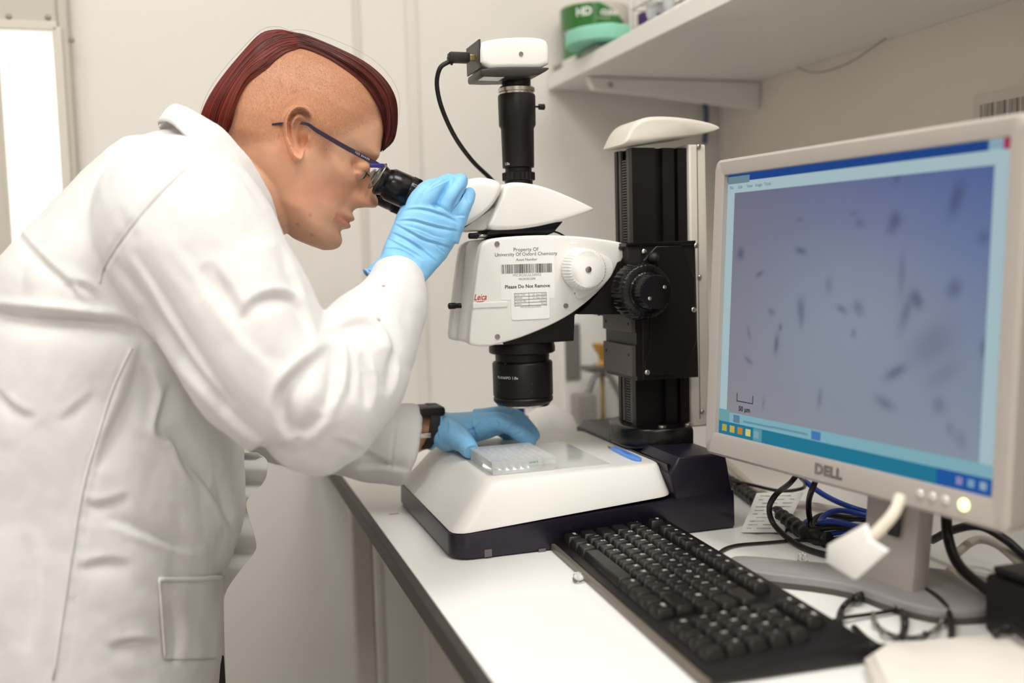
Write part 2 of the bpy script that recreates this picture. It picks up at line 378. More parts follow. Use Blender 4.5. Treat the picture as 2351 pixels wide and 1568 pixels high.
mk('clip', *box((SX-.0005, 1.69, ST+.002), (SX+.0032, 1.73, ST+.010), .001), mat('grey_clip', (150, 146, 142), .4), tr, smooth=False)
cT = V(.716, 1.694, ST+.0121); R0 = .0615; HT = .047
tape_roll(cT+V(-.002, .002, HT+.0006), R0, HT, 'green-wrapped clear tape roll, upper one of the stack on the shelf')
tape_roll(cT, R0, HT, 'green-wrapped clear tape roll, lower one of the stack beneath the mint foam')
mk('grey_box', *bevel(*box((SX+.001, 1.53, ST), (SX+.06, 1.60, ST+.012)), .006), mat('grey_green_plastic', (142, 148, 140), .4), label='small grey plastic box on the shelf under the mint foam', cat='box', sharp=30)
m_mint = mat('mint_foam', (150, 218, 192), .85, var=.06, vscale=220, bump=.5, bscale=900)
fc = V(SX+.022, 1.565, ST+.0125)
u = np.linspace(0, 2*np.pi, 56, endpoint=False)
out = np.c_[fc[0]+.055*np.cos(u), fc[1]+.066*np.sin(u)]
v, f = prism_z(out, fc[2], fc[2]+.024, .003)
v[:, 2] += .0012*np.array([mnoise.noise(Vector(p*90)) for p in v])
mk('foam_pad', v, f, m_mint, label='mint green foam pad lying on the grey box on the shelf', cat='foam pad', sharp=50)
mk('purple_tape', *lathe(V(.828, 1.65, ST), (0, 0, 1), [(0, .025), (0, .047), (.092, .047), (.092, .025)], 40), mat('purple_tape', (78, 56, 112), .4), label='purple tape roll lying behind the mint foam on the shelf', cat='tape roll', sharp=40)
# white wire test tube rack
rk = thing('tube_rack', 'white plastic rack of clear tubes on the shelf edge', 'tube rack', (.70, 1.13, ST))
ry0 = W(1452, 60, X=SX+.012)[1]; xs = [SX+.012+.024*i for i in range(5)]; ny = 9; dy = .028; RZ = (ST+.036, ST+.072)
bars = []
for i, x_ in enumerate((xs[0], xs[-1])):
    for y_ in (ry0, ry0-ny*dy): mk('post', *tube([(x_, y_, ST), (x_, y_, ST+.11)], .0028, 8, sm=False), m_white, rk)
for z_ in RZ+(ST+.005,):
    b = []
    for x_ in xs: b.append(tube([(x_, ry0+.004, z_), (x_, ry0-ny*dy-.004, z_)], .0022, 6, sm=False))
    for j in range(ny+1): b.append(tube([(xs[0]-.003, ry0-j*dy, z_), (xs[-1]+.003, ry0-j*dy, z_)], .0018, 6, sm=False))
    mk('grid', *join(*b), m_white, rk)
m_tube = mat('tube_plastic', (236, 240, 243), .15, var=0, alpha=.45)
tubes = [(0, 1), (1, 1), (0, 3), (2, 3), (1, 5)]
for n_, (i, j) in enumerate(tubes):
    p = V(xs[i]+.012, ry0-(j+.5)*dy, ST+.0062)
    lb = ['clear tube nearest the rack corner post', 'clear tube second row behind the corner post', 'clear tube in the middle of the rack front row', 'clear tube in the rack third row', 'clear tube farthest along the rack'][n_]
    tt = thing('sample_tube', lb, 'tube', p, 'tubes in the rack')
    mk('tube_body', *lathe(p, (0, 0, 1), [(0, .003), (.012, .0085), (.095, .0092), (.095, .0078), (.014, .0072), (.004, .001)], 18), m_tube, tt, sharp=40)
    mk('cap', *lathe(p+V(0, 0, .0955), (0, 0, 1), [(0, .0103), (.012, .0103), (.013, .009)], 18, 18, .04, (0, .012)), mat('tube_cap', (228, 232, 236), .4), tt, sharp=40)
# label strip on the wall above the monitor
lp = W(2240, 250, X=XW)
t = thing('wall_label', 'pale printed label strip on the wall above the monitor corner', 'label', lp)
a_ = W(2238, 222, X=XW); b_ = W(2400, 282, X=XW)
mk('card', *box((XW-.002, b_[1], b_[2]), (XW-.0002, a_[1], a_[2])), mat('label_card', (226, 218, 208), .6), t, smooth=False)
bl = []
for i in range(14):
    y_ = a_[1]-.012-i*(a_[1]-b_[1]-.02)/14; bl.append(box((XW-.0026, y_-.004-.002*(i % 3), (a_[2]+b_[2])/2-.012), (XW-.0021, y_, (a_[2]+b_[2])/2+.012)))
mk('print', *join(*bl), mat('faded_print', (176, 168, 160), .6), t, smooth=False)

# ------------------------------------------------------------------ microscope
YM = 1.131
ms = thing('stereo_microscope', 'white and black stereo microscope with a camera tube on a dark wide base', 'microscope', (.41, YM, BZ))
bx0, bx1, by0, by1 = .245, .577, .988, 1.274
def rectring(x0, x1, y0, y1, r, z, n=5):
    q = rrect(x0, x1, y0, y1, r, n); return np.c_[q, np.full(len(q), z) if np.isscalar(z) else z(q[:, 0])]
def skirt(x0, x1, y0, y1, rf, rb, z):
    q = []
    for cx, cy, a0, r in ((x1-rb, y0+rb, -90, rb), (x1-rb, y1-rb, 0, rb), (x0+rf, y1-rf, 90, rf), (x0+rf, y0+rf, 180, rf)):
        q += [(cx+r*math.cos(math.radians(a)), cy+r*math.sin(math.radians(a))) for a in np.linspace(a0, a0+90, 6)]
    q = np.array(q); return np.c_[q, np.full(len(q), z) if np.isscalar(z) else z(q[:, 0])]
zs = lambda x: BZ+.0265+np.clip((x-bx0)/(.5-bx0), 0, 1)*.018
# dark skirt: low at the front, rising in a block behind the white cover
sk = [skirt(bx0+.003, bx1, by0+.003, by1-.003, .02, .003, BZ+.0002), skirt(bx0, bx1, by0, by1, .022, .003, BZ+.004), skirt(bx0+.001, bx1-.0006, by0, by1, .022, .003, zs), skirt(bx0+.004, bx1-.004, by0+.004, by1-.004, .02, .003, lambda x: zs(x)+.0005)]
base = mk('base', *loft(sk), m_navy, ms, sharp=40)
blk = prism_y([(.505, BZ+.03), (bx1-.0006, BZ+.03), (.566, BZ+.084), (.560, BZ+.088), (.507, BZ+.088), (.495, BZ+.07)], by0+.0004, by1-.0004, .003)
mk('rear_block', *blk, m_navy, base, sharp=35)
# white cover
rings = [rectring(bx0+.003, .5025, by0+.0025, by1-.0025, .018, lambda x: zs(x)+.001), rectring(bx0+.004, .502, by0+.003, by1-.003, .018, lambda x: zs(x)+.004),
         rectring(.289, .4965, by0+.0185, by1-.0185, .014, BZ+.0735), rectring(.2925, .4955, by0+.0215, by1-.0215, .014, BZ+.0768), rectring(.297, .494, by0+.026, by1-.026, .012, BZ+.078)]
cover = mk('base_cover', *loft(rings), m_white, ms, sharp=30)
mk('stage_glass', *prism_z(rrect(.2985, .443, 1.029, 1.178, .004), BZ+.0776, BZ+.0786, .0003, 1), mat('stage_glass', (206, 208, 206), .06, var=.02, spec=.6, coat=.5), cover, sharp=30)
mk('stage_lamp', *lathe(V(.336, 1.075, BZ+.0786), (0, 0, 1), [(0, .030), (.0001, .030)], 40), mat('stage_lamp_glow', (255, 254, 248), .4, emit=1.5), cover)
mk('cover_lip', *join(prism_y([(.5015, BZ+.046), (.5055, BZ+.046), (.499, BZ+.0800), (.4948, BZ+.0800)], by0+.006, by1-.006, .001)), m_blackg, cover, smooth=False)
for a, b in ((1121, 1270), (1245, 1268)):
    p = W(a, b, Y=by0-.0004); mk('tape_scrap', *box(p-V(.004, .0002, .004), p+V(.004, .0004, .004)), mat('tape_scrap', (110, 100, 104), .2), base, smooth=False)
# column foot
ft = np.array([(.490, 1.085), (.520, 1.058), (.576, 1.058), (.576, 1.18), (.520, 1.18), (.490, 1.155)])
foot = mk('column_foot', *prism_z(chaikin(ft, 1), BZ+.08, BZ+.107, .004), m_blackg, ms, sharp=35)
for a, b in ((.528, 1.072), (.562, 1.072), (.562, 1.165)):
    mk('bolt', *lathe(V(a, b, BZ+.1065), (0, 0, 1), [(0, .005), (.003, .005), (.004, .003)], 14), m_steel, foot, sharp=40)
# profiled column, grooves running up the near and front faces
cx0, cx1, cy0, cy1 = .505, .577, 1.095, 1.146
prof = [(cx0, cy0), (cx0+.030, cy0), (cx0+.030, cy0+.008), (cx0+.040, cy0+.008), (cx0+.040, cy0), (cx0+.055, cy0), (cx0+.055, cy0+.008), (cx0+.060, cy0+.008), (cx0+.060, cy0), (cx1, cy0), (cx1, cy1), (cx0, cy1),
        (cx0, cy1-.008), (cx0+.006, cy1-.008), (cx0+.006, cy0+.010), (cx0, cy0+.010)]
ctop = BZ+.439
P = np.array(prof); colm = mk('column', *loft([np.c_[P, np.full(len(P), BZ+.104)], np.c_[P, np.full(len(P), ctop)]]), m_black, ms, smooth=False)
mk('slide_rail', *join(*[box((cx0+.001, y_, BZ+.108), (cx0+.004, y_+.006, ctop)) for y_ in (cy0+.012, cy1-.016)]), m_darkgrey, colm, smooth=False)
rk_ = [box((cx0+.0015, cy0+.020, BZ+.108+i*.0032), (cx0+.0035, cy0+.032, BZ+.1096+i*.0032)) for i in range(100)]
mk('gear_rack', *join(*rk_), m_darkgrey, colm, smooth=False)
# white cable cover behind the column
mk('rear_cover', *prism_y([(cx1+.0005, ctop+.004), (.600, ctop+.004), (.604, BZ+.10), (.578, BZ+.10), (.578, BZ+.118), (cx1+.0005, BZ+.118)], 1.09, 1.150, .003), m_beige, ms, sharp=30)
for a, b in ((1604, 336), (1606, 636), (1612, 945)):
    p = W(a, b, Y=1.0896); mk('screw', *lathe(p, (0, -1, 0), [(-.001, .0028), (.0012, .0028), (.002, .0015)], 12), m_steel, ms)
mk('cover_seam', *box((.588, 1.0893, BZ+.11), (.5886, 1.0902, ctop)), m_darkgrey, ms, smooth=False)
# column cap
cap = chaikin([(1432, 334), (1436, 322), (1452, 288), (1475, 270), (1510, 265), (1570, 268), (1630, 279), (1657, 290), (1655, 297), (1600, 312), (1520, 322), (1470, 331)], 2)
mk('column_cap', *prism_y(pxz(cap, 1.085), 1.085, 1.152, .006), m_beige, ms, sharp=40)
# focus drive
fd = [(1470, 556), (1597, 554), (1600, 566), (1606, 858), (1600, 866), (1474, 872), (1474, 720), (1440, 720)]
drv = mk('focus_drive', *prism_y(pxz([(1442, 560), (1597, 556), (1605, 866), (1476, 874), (1474, 722), (1452, 720)], 1.062), 1.062, 1.160, .002, 2), m_blackmat, ms, sharp=30)
mk('side_plate', *prism_y(pxz(chaikin([(1478, 566), (1594, 562), (1602, 858), (1482, 866), (1480, 830), (1494, 800), (1496, 700), (1476, 690)], 1), 1.059), 1.059, 1.0625, .001, 1), m_black, drv, sharp=30)
mk('top_flange', *prism_y(pxz([(1438, 558), (1598, 552), (1598, 562), (1438, 566)], 1.059), 1.059, 1.162, .001, 1), m_blackg, drv, sharp=30)
for a, b in ((1478, 578), (1592, 711), (1485, 855), (1598, 564)):
    p = W(a, b, Y=1.0592); mk('screw', *lathe(p, (0, -1, 0), [(-.001, .0032), (.0015, .0032), (.0026, .0016)], 12), m_steel, drv, sharp=40)
p = W(1498, 592, Y=1.058); mk('lock_button', *lathe(p, (0, -1, 0), [(0, .0065), (.004, .0065), (.008, .005), (.010, .001)], 20), m_rubber, drv)
# grey guide plates on the slide's front
gx = cx0-.018
for z0, z1 in ((W(1440, 762, Y=1.08)[2], W(1440, 722, Y=1.08)[2]), (W(1440, 862, Y=1.08)[2], W(1440, 792, Y=1.08)[2])):
    gp = mk('guide_plate', *box((gx, 1.066, z0), (gx+.006, 1.150, z1), .0008), m_darkgrey, drv, smooth=False)
    for y_ in (1.074, 1.14): mk('screw', *lathe(V(gx+.0005, y_, z1-.011), (-1, 0, 0), [(0, .002), (.001, .002)], 10), m_ink, gp)
mk('slide_block', *box((gx+.006, 1.064, W(1440, 872, Y=1.08)[2]), (cx0+.001, 1.154, W(1440, 722, Y=1.08)[2])), m_black, drv, smooth=False)
# focus knobs (near side and far side)
kc = W(1462, 668, Y=1.062)
def knob(p, d, sgn):
    mk('coarse_knob', *lathe(p, d, [(0, .030), (.003, .0335), (.026, .031), (.028, .029), (.028, .02)], 144, 36, .018, (.003, .0262)), m_blackg, drv, sharp=50)
    fk = mk('fine_knob', *lathe(p, d, [(.026, .0222), (.029, .0222), (.030, .0205), (.050, .0196), (.0515, .0185)], 120, 30, .016, (.0295, .0505)), m_blackg, drv, sharp=50)
    if sgn:
        for a in (.5, 3.8): mk('screw', *lathe(p+np.asarray(d)*.0512+V(.011*math.cos(a), 0, .011*math.sin(a)), d, [(0, .0022), (.0012, .0022), (.0018, .001)], 12), m_steel, fk, sharp=40)
knob(kc, (0, -1, 0), 1); knob(V(kc[0], 1.160, kc[2]), (0, 1, 0), 0)
# carrier arm from the drive to the zoom body
arm = [(1330, 722), (1352, 700), (1402, 640), (1418, 602), (1443, 590), (1447, 566), (1470, 562), (1480, 720), (1452, 722)]
mk('carrier_arm', *prism_y(pxz(arm, 1.078), 1.078, 1.155, .002, 2), m_blackmat, ms, sharp=30)
# zoom body: black core, white side shells, white front
core = [(1112, 560), (1160, 542), (1430, 566), (1430, 590), (1320, 725), (1318, 783), (1240, 788), (1112, 795), (1100, 780)]
zb = mk('zoom_core', *prism_y(pxz(core, 1.090), 1.090, 1.172, .002, 2), m_blackmat, ms, sharp=30)
shell = chaikin([(1100, 575), (1112, 552), (1150, 544), (1245, 539), (1330, 542), (1400, 551), (1432, 558), (1441, 566), (1438, 580), (1405, 638), (1352, 692), (1290, 736), (1205, 773), (1150, 789), (1118, 797), (1080, 794), (1076, 780)], 2)
YS = 1.0795
mk('side_shell', *prism_y(pxz(shell, YS), YS, YS+.016, .003, 4), m_white, zb, sharp=45)
mk('side_shell', *prism_y([(a, b) for a, b in pxz(shell, YS)], 1.166, 1.182, .005, 4), m_white, zb, sharp=45)
# rounded front face: section swept in height, leaning as in the photograph
fr = []
for (pxl, py) in ((1104, 551), (1095, 562), (1088, 640), (1078, 740), (1072, 786), (1079, 795)):
    p = W(pxl, py, Y=YS); x_ = p[0]; z_ = p[2]; w_ = .0495
    ring = []
    for a in np.linspace(-90, 90, 15):
        ca, sa = math.cos(math.radians(a)), math.sin(math.radians(a))
        ring.append((x_+.030-.021*abs(ca)**.55, YM+w_*math.copysign(abs(sa)**.5, sa), z_))
    ring += [(x_+.04, YM+w_, z_), (x_+.04, YM-w_, z_)]
    fr.append(ring)
mk('front_shell', *loft(fr), m_white, zb, sharp=35)
for a, b in ((1141, 560), (1425, 569), (1299, 702), (1142, 773)):
    p = W(a, b, Y=YS-.0002); sc_ = mk('screw', *lathe(p, (0, -1, 0), [(-.001, .0030), (.0008, .0030), (.0008, .0018), (.0002, .0016)], 14), m_brush, zb, sharp=40)
# zoom knob with boss and slotted screw
mk('knob_boss', *prism_y(pxz(chaikin([(1290, 600), (1302, 572), (1330, 566), (1400, 590), (1412, 622), (1380, 660), (1332, 690), (1318, 678)], 2), YS), YS-.0035, YS+.002, .002), m_white, zb, sharp=40)
zk = W(1330, 618, Y=YS)
zkn = mk('zoom_knob', *lathe(zk, (0, -1, 0), [(.002, .0225), (.006, .0235), (.025, .0225), (.0275, .0205)], 200, 40, .028, (.005, .0255)), m_white, zb, sharp=50)
zs_ = mk('slotted_screw', *lathe(zk+V(0, -.0274, 0), (0, -1, 0), [(0, .0036), (.0010, .0036), (.0014, .003)], 18), m_brush, zkn, sharp=40)
for a, b in ((1318, 566), (1324, 668)):
    p = W(a, b, Y=YS-.0003); mk('index_tab', *box(p-V(.0045, .002, .004), p+V(.0045, .0015, .004), .0006), m_white, zb, smooth=False)
p = W(1326, 673, Y=YS-.0028); mk('index_mark', *box(p-V(.0042, .0002, .0005), p+V(.0042, .0002, .0005)), m_ink, zb, smooth=False)
# iris lever
p = W(1078, 702, Y=YM); pl = W(1077, 702, Y=1.0795)
mk('iris_lever', *lathe(V(pl[0]-.018+.012, 1.092, pl[2]), (-1, 0, 0), [(0, .003), (.006, .003), (.007, .0036), (.014, .0036), (.015, .002)], 14), m_blackg, zb, sharp=40)
mk('iris_rail', *box((pl[0]+.004, YS-.0012, pl[2]-.0035), (pl[0]+.045, YS+.001, pl[2]+.0035), .0011), m_white, zb, smooth=False)
# labels
def face(px, py): return W(px, py, Y=YS-.0001)
EX, EZ = V(1, 0, 0), V(0, 0, 1)
def slab(px0, py0, px1, py1, dy0, dy1, r=.001):
    a = W(px0, py0, Y=YS); b = W(px1, py1, Y=YS); q = rrect(min(a[0], b[0]), max(a[0], b[0]), min(a[2], b[2]), max(a[2], b[2]), r, 4)
    return prism_y(q, YS-dy1, YS-dy0, .00005, 1)
lab = mk('asset_label', *slab(1146, 550, 1274, 684, -.0001, .0003, .002), m_label, ms, smooth=False)
def put(s, px, py, dy): return on_plane(s, W(px, py, Y=YS)-V(0, dy, 0), EX, EZ)
mm = 1/1990.
txt = [put(text2d('Property Of', 12*mm), 1207, 573, .0004), put(text2d('University Of Oxford Chemistry', 11.2*mm), 1208, 583.5, .0004), put(text2d('Asset Number', 8.5*mm), 1209, 596, .0004),
       put(text2d('MICROSCOPE', 6.5*mm), 1210, 640.5, .0004), put(text2d('Please Do Not Remove', 11.2*mm, 0, .00012), 1211, 657.5, .0004)]
mk('label_text', *join(*txt), m_ink, lab, smooth=False)
mk('serial_text', *put(text2d('MICROSLGL5A002', 8.5*mm), 1210, 631.5, .0004), m_inkgrey, lab, smooth=False)
bars = []; x_ = 0.; rb = random.Random(3); a0 = W(1150, 604, Y=YS); a1 = W(1268, 625, Y=YS); LB = a1[0]-a0[0]
while x_ < LB-.0006:
    w_ = rb.choice((.0003, .0003, .0006, .0009)); g_ = rb.choice((.0003, .0005, .0008))
    bars.append(box((a0[0]+x_, YS-.00045, a1[2]), (a0[0]+min(x_+w_, LB), YS-.0003, a1[2]+.0103))); x_ += w_+g_
mk('barcode', *join(*bars), m_ink, lab, smooth=False)
tl = mk('test_label', *slab(1172, 663, 1262, 731, .0002, .0008, .003), m_label, ms, smooth=False)
tt = []
for i, (l_, r_) in enumerate((('Last Test', '21 Sep 2020'), ('Retest', '21 Sep 2021'), ('Tested By', 'admin'), ('Status', 'Pass'))):
    y_ = 677+i*7.2; tt += [put(text2d(l_, 6.5*mm, align='LEFT'), 1182, y_, .0009), put(text2d(r_, 6.5*mm, align='RIGHT'), 1253, y_-1.5, .0009)]
tt.append(put(text2d('MICROSLGL5A002', 6.2*mm), 1218, 704.5, .0009))
def rule(pa, pb, h=.00016):
    a = W(*pa, Y=YS); b = W(*pb, Y=YS); return box((min(a[0], b[0])-h, YS-.0009, min(a[2], b[2])-h), (max(a[0], b[0])+h, YS-.0008, max(a[2], b[2])+h))
for y_ in (673.5, 680.7, 688, 695, 702): tt.append(rule((1181, y_), (1254, y_-1.8), .0001))
for x_ in (1181, 1214, 1254): tt.append(rule((x_, 673), (x_, 702), .0001))
mk('label_text', *join(*tt), m_inkgrey, tl, smooth=False)
mk('maker_logo', *join(put(text2d('Leica', 19*mm, .35, .0001, sx=.75), 1102, 682.5, .0003), put((np.array([(-.0068, -.0033, 0), (-.003, -.0052, 0), (.003, -.0050, 0), (.0064, -.0033, 0), (.003, -.0042, 0), (-.003, -.0044, 0)]), [(0, 1, 5), (1, 2, 4, 5), (2, 3, 4)]), 1102, 683, .0003)), mat('red_print', (190, 40, 30), .5), ms, smooth=False)
# objective
oc = W(1201, 880, Y=YM); ox = W(1200, 860, Y=YM)[0]; zt = W(1200, 790, Y=YM)[2]
Z_ = lambda y: zt-W(1200, y, Y=YM)[2]
obj_ = mk('objective', *lathe(V(ox, YM, zt), (0, 0, -1), [(-.004, .038), (Z_(796), .0395), (Z_(806), .0395), (Z_(809), .0375), (Z_(811), .0325), (Z_(826), .0320), (Z_(829), .0350), (Z_(832), .0360), (Z_(905), .0358), (Z_(908), .0345), (Z_(911), .0357), (Z_(918), .0355), (Z_(924), .0325), (Z_(926), .030)], 64), m_black, ms, sharp=35)
mk('front_lens', *lathe(V(ox, YM, zt-Z_(925)), (0, 0, -1), [(0, .0318), (.0022, .0312), (.0022, .027), (.0012, .02), (.001, .0)], 48), m_steel, obj_, sharp=40)
def cyl_text(s, c, r, ang, z, size, off=0.):
    v, f = text2d(s, size, 0, off); a = ang+v[:, 0]/r; return np.c_[c[0]+r*np.cos(a), c[1]+r*np.sin(a), z+v[:, 1]], f
va = math.atan2(-YM, -ox)
mk('lettering', *cyl_text('PLANAPO 1.0x', V(ox, YM, 0), .0362, va-.55, W(1160, 870, Y=YM-.03)[2], .0045), mat('white_print', (235, 232, 228), .5), obj_, smooth=False)
for da, y_ in ((-.85, 875), (.30, 875), (.30, 892), (-.6, 828)):
    a = va+da; mk('grub_hole', *lathe(V(ox+.0359*math.cos(a), YM+.0359*math.sin(a), W(1200, y_, Y=YM)[2]), (math.cos(a), math.sin(a), 0), [(-.002, .0011), (.0004, .0011)], 10), m_ink, obj_)
# dovetail plate and its locking lever
mk('dovetail', *prism_y(pxz([(1110, 545), (1118, 532), (1150, 524), (1240, 520), (1293, 508), (1272, 534), (1255, 541)], 1.10), 1.10, 1.162, .002, 2), m_blackg, ms, sharp=30)
lv = W(1118, 541, Y=1.098)
mk('lock_lever', *lathe(lv, (-1, 0, 0), [(0, .0018), (.011, .0018)], 12), m_steel, ms)
mk('lever_tip', *lathe(lv+V(-.011, 0, 0), (-1, 0, 0), [(0, .003), (.001, .0036), (.010, .0034), (.011, .002)], 14), m_blackg, ms, sharp=40)
mk('release_wire', *tube([W(a, b, Y=1.11) for a, b in ((1268, 530), (1285, 536), (1300, 545))], .0012, 6), m_blackg, ms)
# trinocular tube housing: pointed fin and rounded eyepiece carrier
fin = chaikin([(1156, 440), (1160, 424), (1172, 418), (1203, 418), (1251, 427), (1315, 453), (1362, 476), (1367, 480), (1360, 485), (1299, 505), (1235, 520), (1184, 527), (1118, 528), (1130, 500)], 2)
mk('tube_housing', *prism_y(pxz(fin, 1.085), 1.085, 1.170, .005, 5), m_white, ms, sharp=60)
dome = chaikin([(1035, 430), (1071, 411), (1107, 405), (1139, 410), (1156, 420), (1155, 440), (1133, 475), (1104, 500), (1076, 518), (1055, 524), (1030, 500)], 2)
ec = mk('eyepiece_carrier', *prism_y(pxz(dome, 1.080), 1.080, 1.180, .010, 6), m_white, ms, sharp=60)
neck = [(1060, 530), (1080, 515), (1140, 470), (1150, 480), (1125, 520), (1112, 529)]
mk('hinge_cover', *prism_y(pxz(neck, 1.095), 1.095, 1.167, .003, 2), mat('light_grey_plastic', (205, 201, 194), .35), ms, sharp=40)
# eyepieces
for ye in (1.098, 1.164):
    p0 = W(872, 413, Y=1.098); p1 = W(1040, 488, Y=1.098); d = p1-p0; L = np.linalg.norm(d); d /= L
    p0 = V(p0[0], ye, p0[2])
    ep = mk('eyepiece', *lathe(p0, d, [(.000, .0125), (-.002, .0165), (.001, .0172), (.004, .0158), (.006, .0150), (.009, .0165), (.012, .0182), (.030, .0186), (.031, .0181), (.032, .0186), (.050, .0180), (.052, .0162), (.053, .0140), (.056, .0135), (.078, .0140), (L, .0145)], 64), m_blackg, ms, sharp=40)
    mk('eye_lens', *lathe(p0+d*.004, d, [(0, .0), (.0002, .0125), (.003, .0125)], 32), m_glass, ep)
    u_, w_, _ = frame(d)
    rb_ = []
    dots = []
    for i in range(9):
        a = 2.6-i*.14+np.pi; n_ = math.cos(a)*V(0, 1, 0)+math.sin(a)*np.cross(d, V(0, 1, 0))
        q = p0+d*.047+n_*.0182; dots.append(lathe(q, n_, [(-.001, .0008), (.0006, .0008)], 10))
    mk('scale_dots', *join(*dots), mat('white_print', (235, 232, 228), .5), ep)
    ribs = []
    for i in range(44):
        a = i*2*np.pi/44; n_ = math.cos(a)*V(0, 1, 0)+math.sin(a)*np.cross(d, V(0, 1, 0)); q = p0+n_*.0186
        ribs.append(tube([q+d*.034, q+d*.043], .0005, 5, sm=False))
    mk('grip_ribs', *join(*ribs), m_blackg, ep)
    mk('clamp_screw', *lathe(p0+d*.056+V(0, 0, -.012), (-.2, 0, -1), [(0, .002), (.010, .002), (.0105, .0042), (.015, .0042)], 14), m_blackg, ep, sharp=40)
# camera tube
tx = W(1189, 340, Y=YM)[0]; zz = lambda y: W(1187, y, Y=YM)[2]
ptube = mk('photo_tube', *lathe(V(tx, YM, zz(424)), (0, 0, 1), [(0, .0165), (zz(416)-zz(424), .0165), (zz(414)-zz(424), .0188), (zz(397)-zz(424), .0188), (zz(395)-zz(424), .0155), (zz(387)-zz(424), .0155), (zz(385)-zz(424), .0186), (zz(296)-zz(424), .0194), (zz(288)-zz(424), .0216), (zz(222)-zz(424), .0220), (zz(218)-zz(424), .0212)], 96, 24, .03, (zz(414.5)-zz(424), zz(396.5)-zz(424))), m_black, ms, sharp=35)
mk('lettering', *cyl_text('1.0x', V(tx, YM, 0), .0191, math.atan2(-YM, -tx)-.75, zz(378), .0045), MATS['white_print'], ptube, smooth=False)
mk('mount_ring', *lathe(V(tx, YM, zz(219)), (0, 0, 1), [(0, .0195), (zz(213)-zz(219), .0195), (zz(212)-zz(219), .0214), (zz(204)-zz(219), .0214), (zz(199)-zz(219), .0190)], 64), m_steel, ptube, sharp=35)
mk('camera_neck', *lathe(V(tx, YM, zz(201)), (0, 0, 1), [(0, .0170), (zz(180)-zz(201), .0170), (zz(178)-zz(201), .018), (zz(165)-zz(201), .018)], 48), m_blackg, ptube, sharp=35)
mk('side_screw', *lathe(W(1229, 245, Y=YM), (1, 0, 0), [(-.003, .0012), (.004, .0012), (.0042, .0032), (.011, .0034), (.0115, .0028)], 48, 12, .06, (.0041, .0112)), m_blackg, ptube, sharp=40)
# digital camera head
cyn, cyf = 1.093, 1.155
hood = chaikin([(1105, 156), (1104, 100), (1112, 93), (1150, 86), (1210, 83), (1252, 88), (1260, 100), (1262, 120), (1262, 154), (1180, 154)], 1)
hd = mk('camera_head', *prism_y(pxz(hood, cyn), cyn, cyf, .005, 4), m_white, ms, sharp=45)
mk('camera_base', *prism_y(pxz(chaikin([(1106, 154), (1262, 153), (1260, 160), (1235, 174), (1110, 176), (1104, 170)], 1), cyn+.002), cyn+.002, cyf-.002, .002, 2), mat('camera_dark_grey', (50, 45, 43), .4), hd, sharp=40)
bp_ = W(1105, 130, Y=cyn)[0]
mk('port_panel', *box((bp_-.0012, cyn+.004, zz(172)), (bp_+.001, cyf-.004, zz(108)), .0006), mat('camera_dark_grey', (50, 45, 43), .4), hd, smooth=False)
mk('camera_screw', *lathe(W(1196, 124, Y=cyn), (0, -1, 0), [(-.001, .0026), (.0010, .0026), (.0010, .0015), (.0004, .0013)], 14), m_brush, hd, sharp=40)
pp = W(1130, 176, Y=1.10)
mk('type_label', *box((bp_+.004, cyn+.006, pp[2]-.0006), (bp_+.028, cyn+.03, pp[2]+.0006)), m_label, hd, smooth=False)
up0 = V(bp_-.001, YM-.012, zz(142))
plug = thing('usb_cable', 'black cable plugged into the back of the white microscope camera', 'cable', up0)
mk('metal_tip', *box(up0+V(-.006, -.005, -.003), up0+V(.0, .005, .003), .0005), mat('brass_tip', (200, 180, 120), .3, metal=1), plug, smooth=False)
mk('plug', *bevel(*box(up0+V(-.030, -.007, -.0055), up0+V(-.006, .007, .0055)), .002), m_rubber, plug, sharp=40)
cp = [W(a, b, Y=YM-.012+dy) for a, b, dy in ((1046, 143, 0), (1030, 142, 0), (1010, 157, .0), (1003, 195, .01), (1015, 250, .02), (1045, 315, .04), (1085, 370, .06), (1128, 412, .085), (1150, 440, .10), (1160, 500, .105))]
cp[0][2] = up0[2]
mk('strain_relief', *tube(dense(np.array([cp[0], cp[1]]), .0012), .0042, 12, sm=False, ripple=.25), m_rubber, plug)
mk('cord', *tube(cp, .0027, 10), m_rubber, plug)
#@@PART2
# ------------------------------------------------------------------ things on the stage
wp = thing('well_plate', 'clear 96-well plate on the microscope stage under the gloved fingers', 'well plate', (.337, 1.065, BZ+.079))
pz = BZ+.0788; q0, q1 = V(.303, 1.028), V(.3745, 1.118)
mk('skirt', *join(box((q0[0], q0[1], pz), (q1[0], q0[1]+.0012, pz+.008)), box((q0[0], q1[1]-.0012, pz), (q1[0], q1[1], pz+.008)), box((q0[0], q0[1], pz), (q0[0]+.0012, q1[1], pz+.008)), box((q1[0]-.0012, q0[1], pz), (q1[0], q1[1], pz+.008))), m_frost, wp, smooth=False)
mk('deck', *box((q0[0]+.001, q0[1]+.001, pz+.0105), (q1[0]-.001, q1[1]-.001, pz+.0118)), m_frost, wp, smooth=False)
w0 = lathe(V(0, 0, pz+.002), (0, 0, 1), [(0, .0022), (.0085, .0026), (.0112, .0027), (.0112, .0021), (.001, .0018)], 12)
wm = None
for i in range(8):
    for j in range(12):
        c = V(q0[0]+.0065+i*.0083, q0[1]+.0065+j*.0069, 0)
        if wm is None:
            o = mk('well', w0[0]+c, w0[1], m_well, wp, sharp=40); wm = o.data; c_first = c; l_first = np.array(o.location)
        else:
            o = bpy.data.objects.new('well', wm); COL.objects.link(o); o.parent = wp; o.location = tuple(l_first+c-c_first)
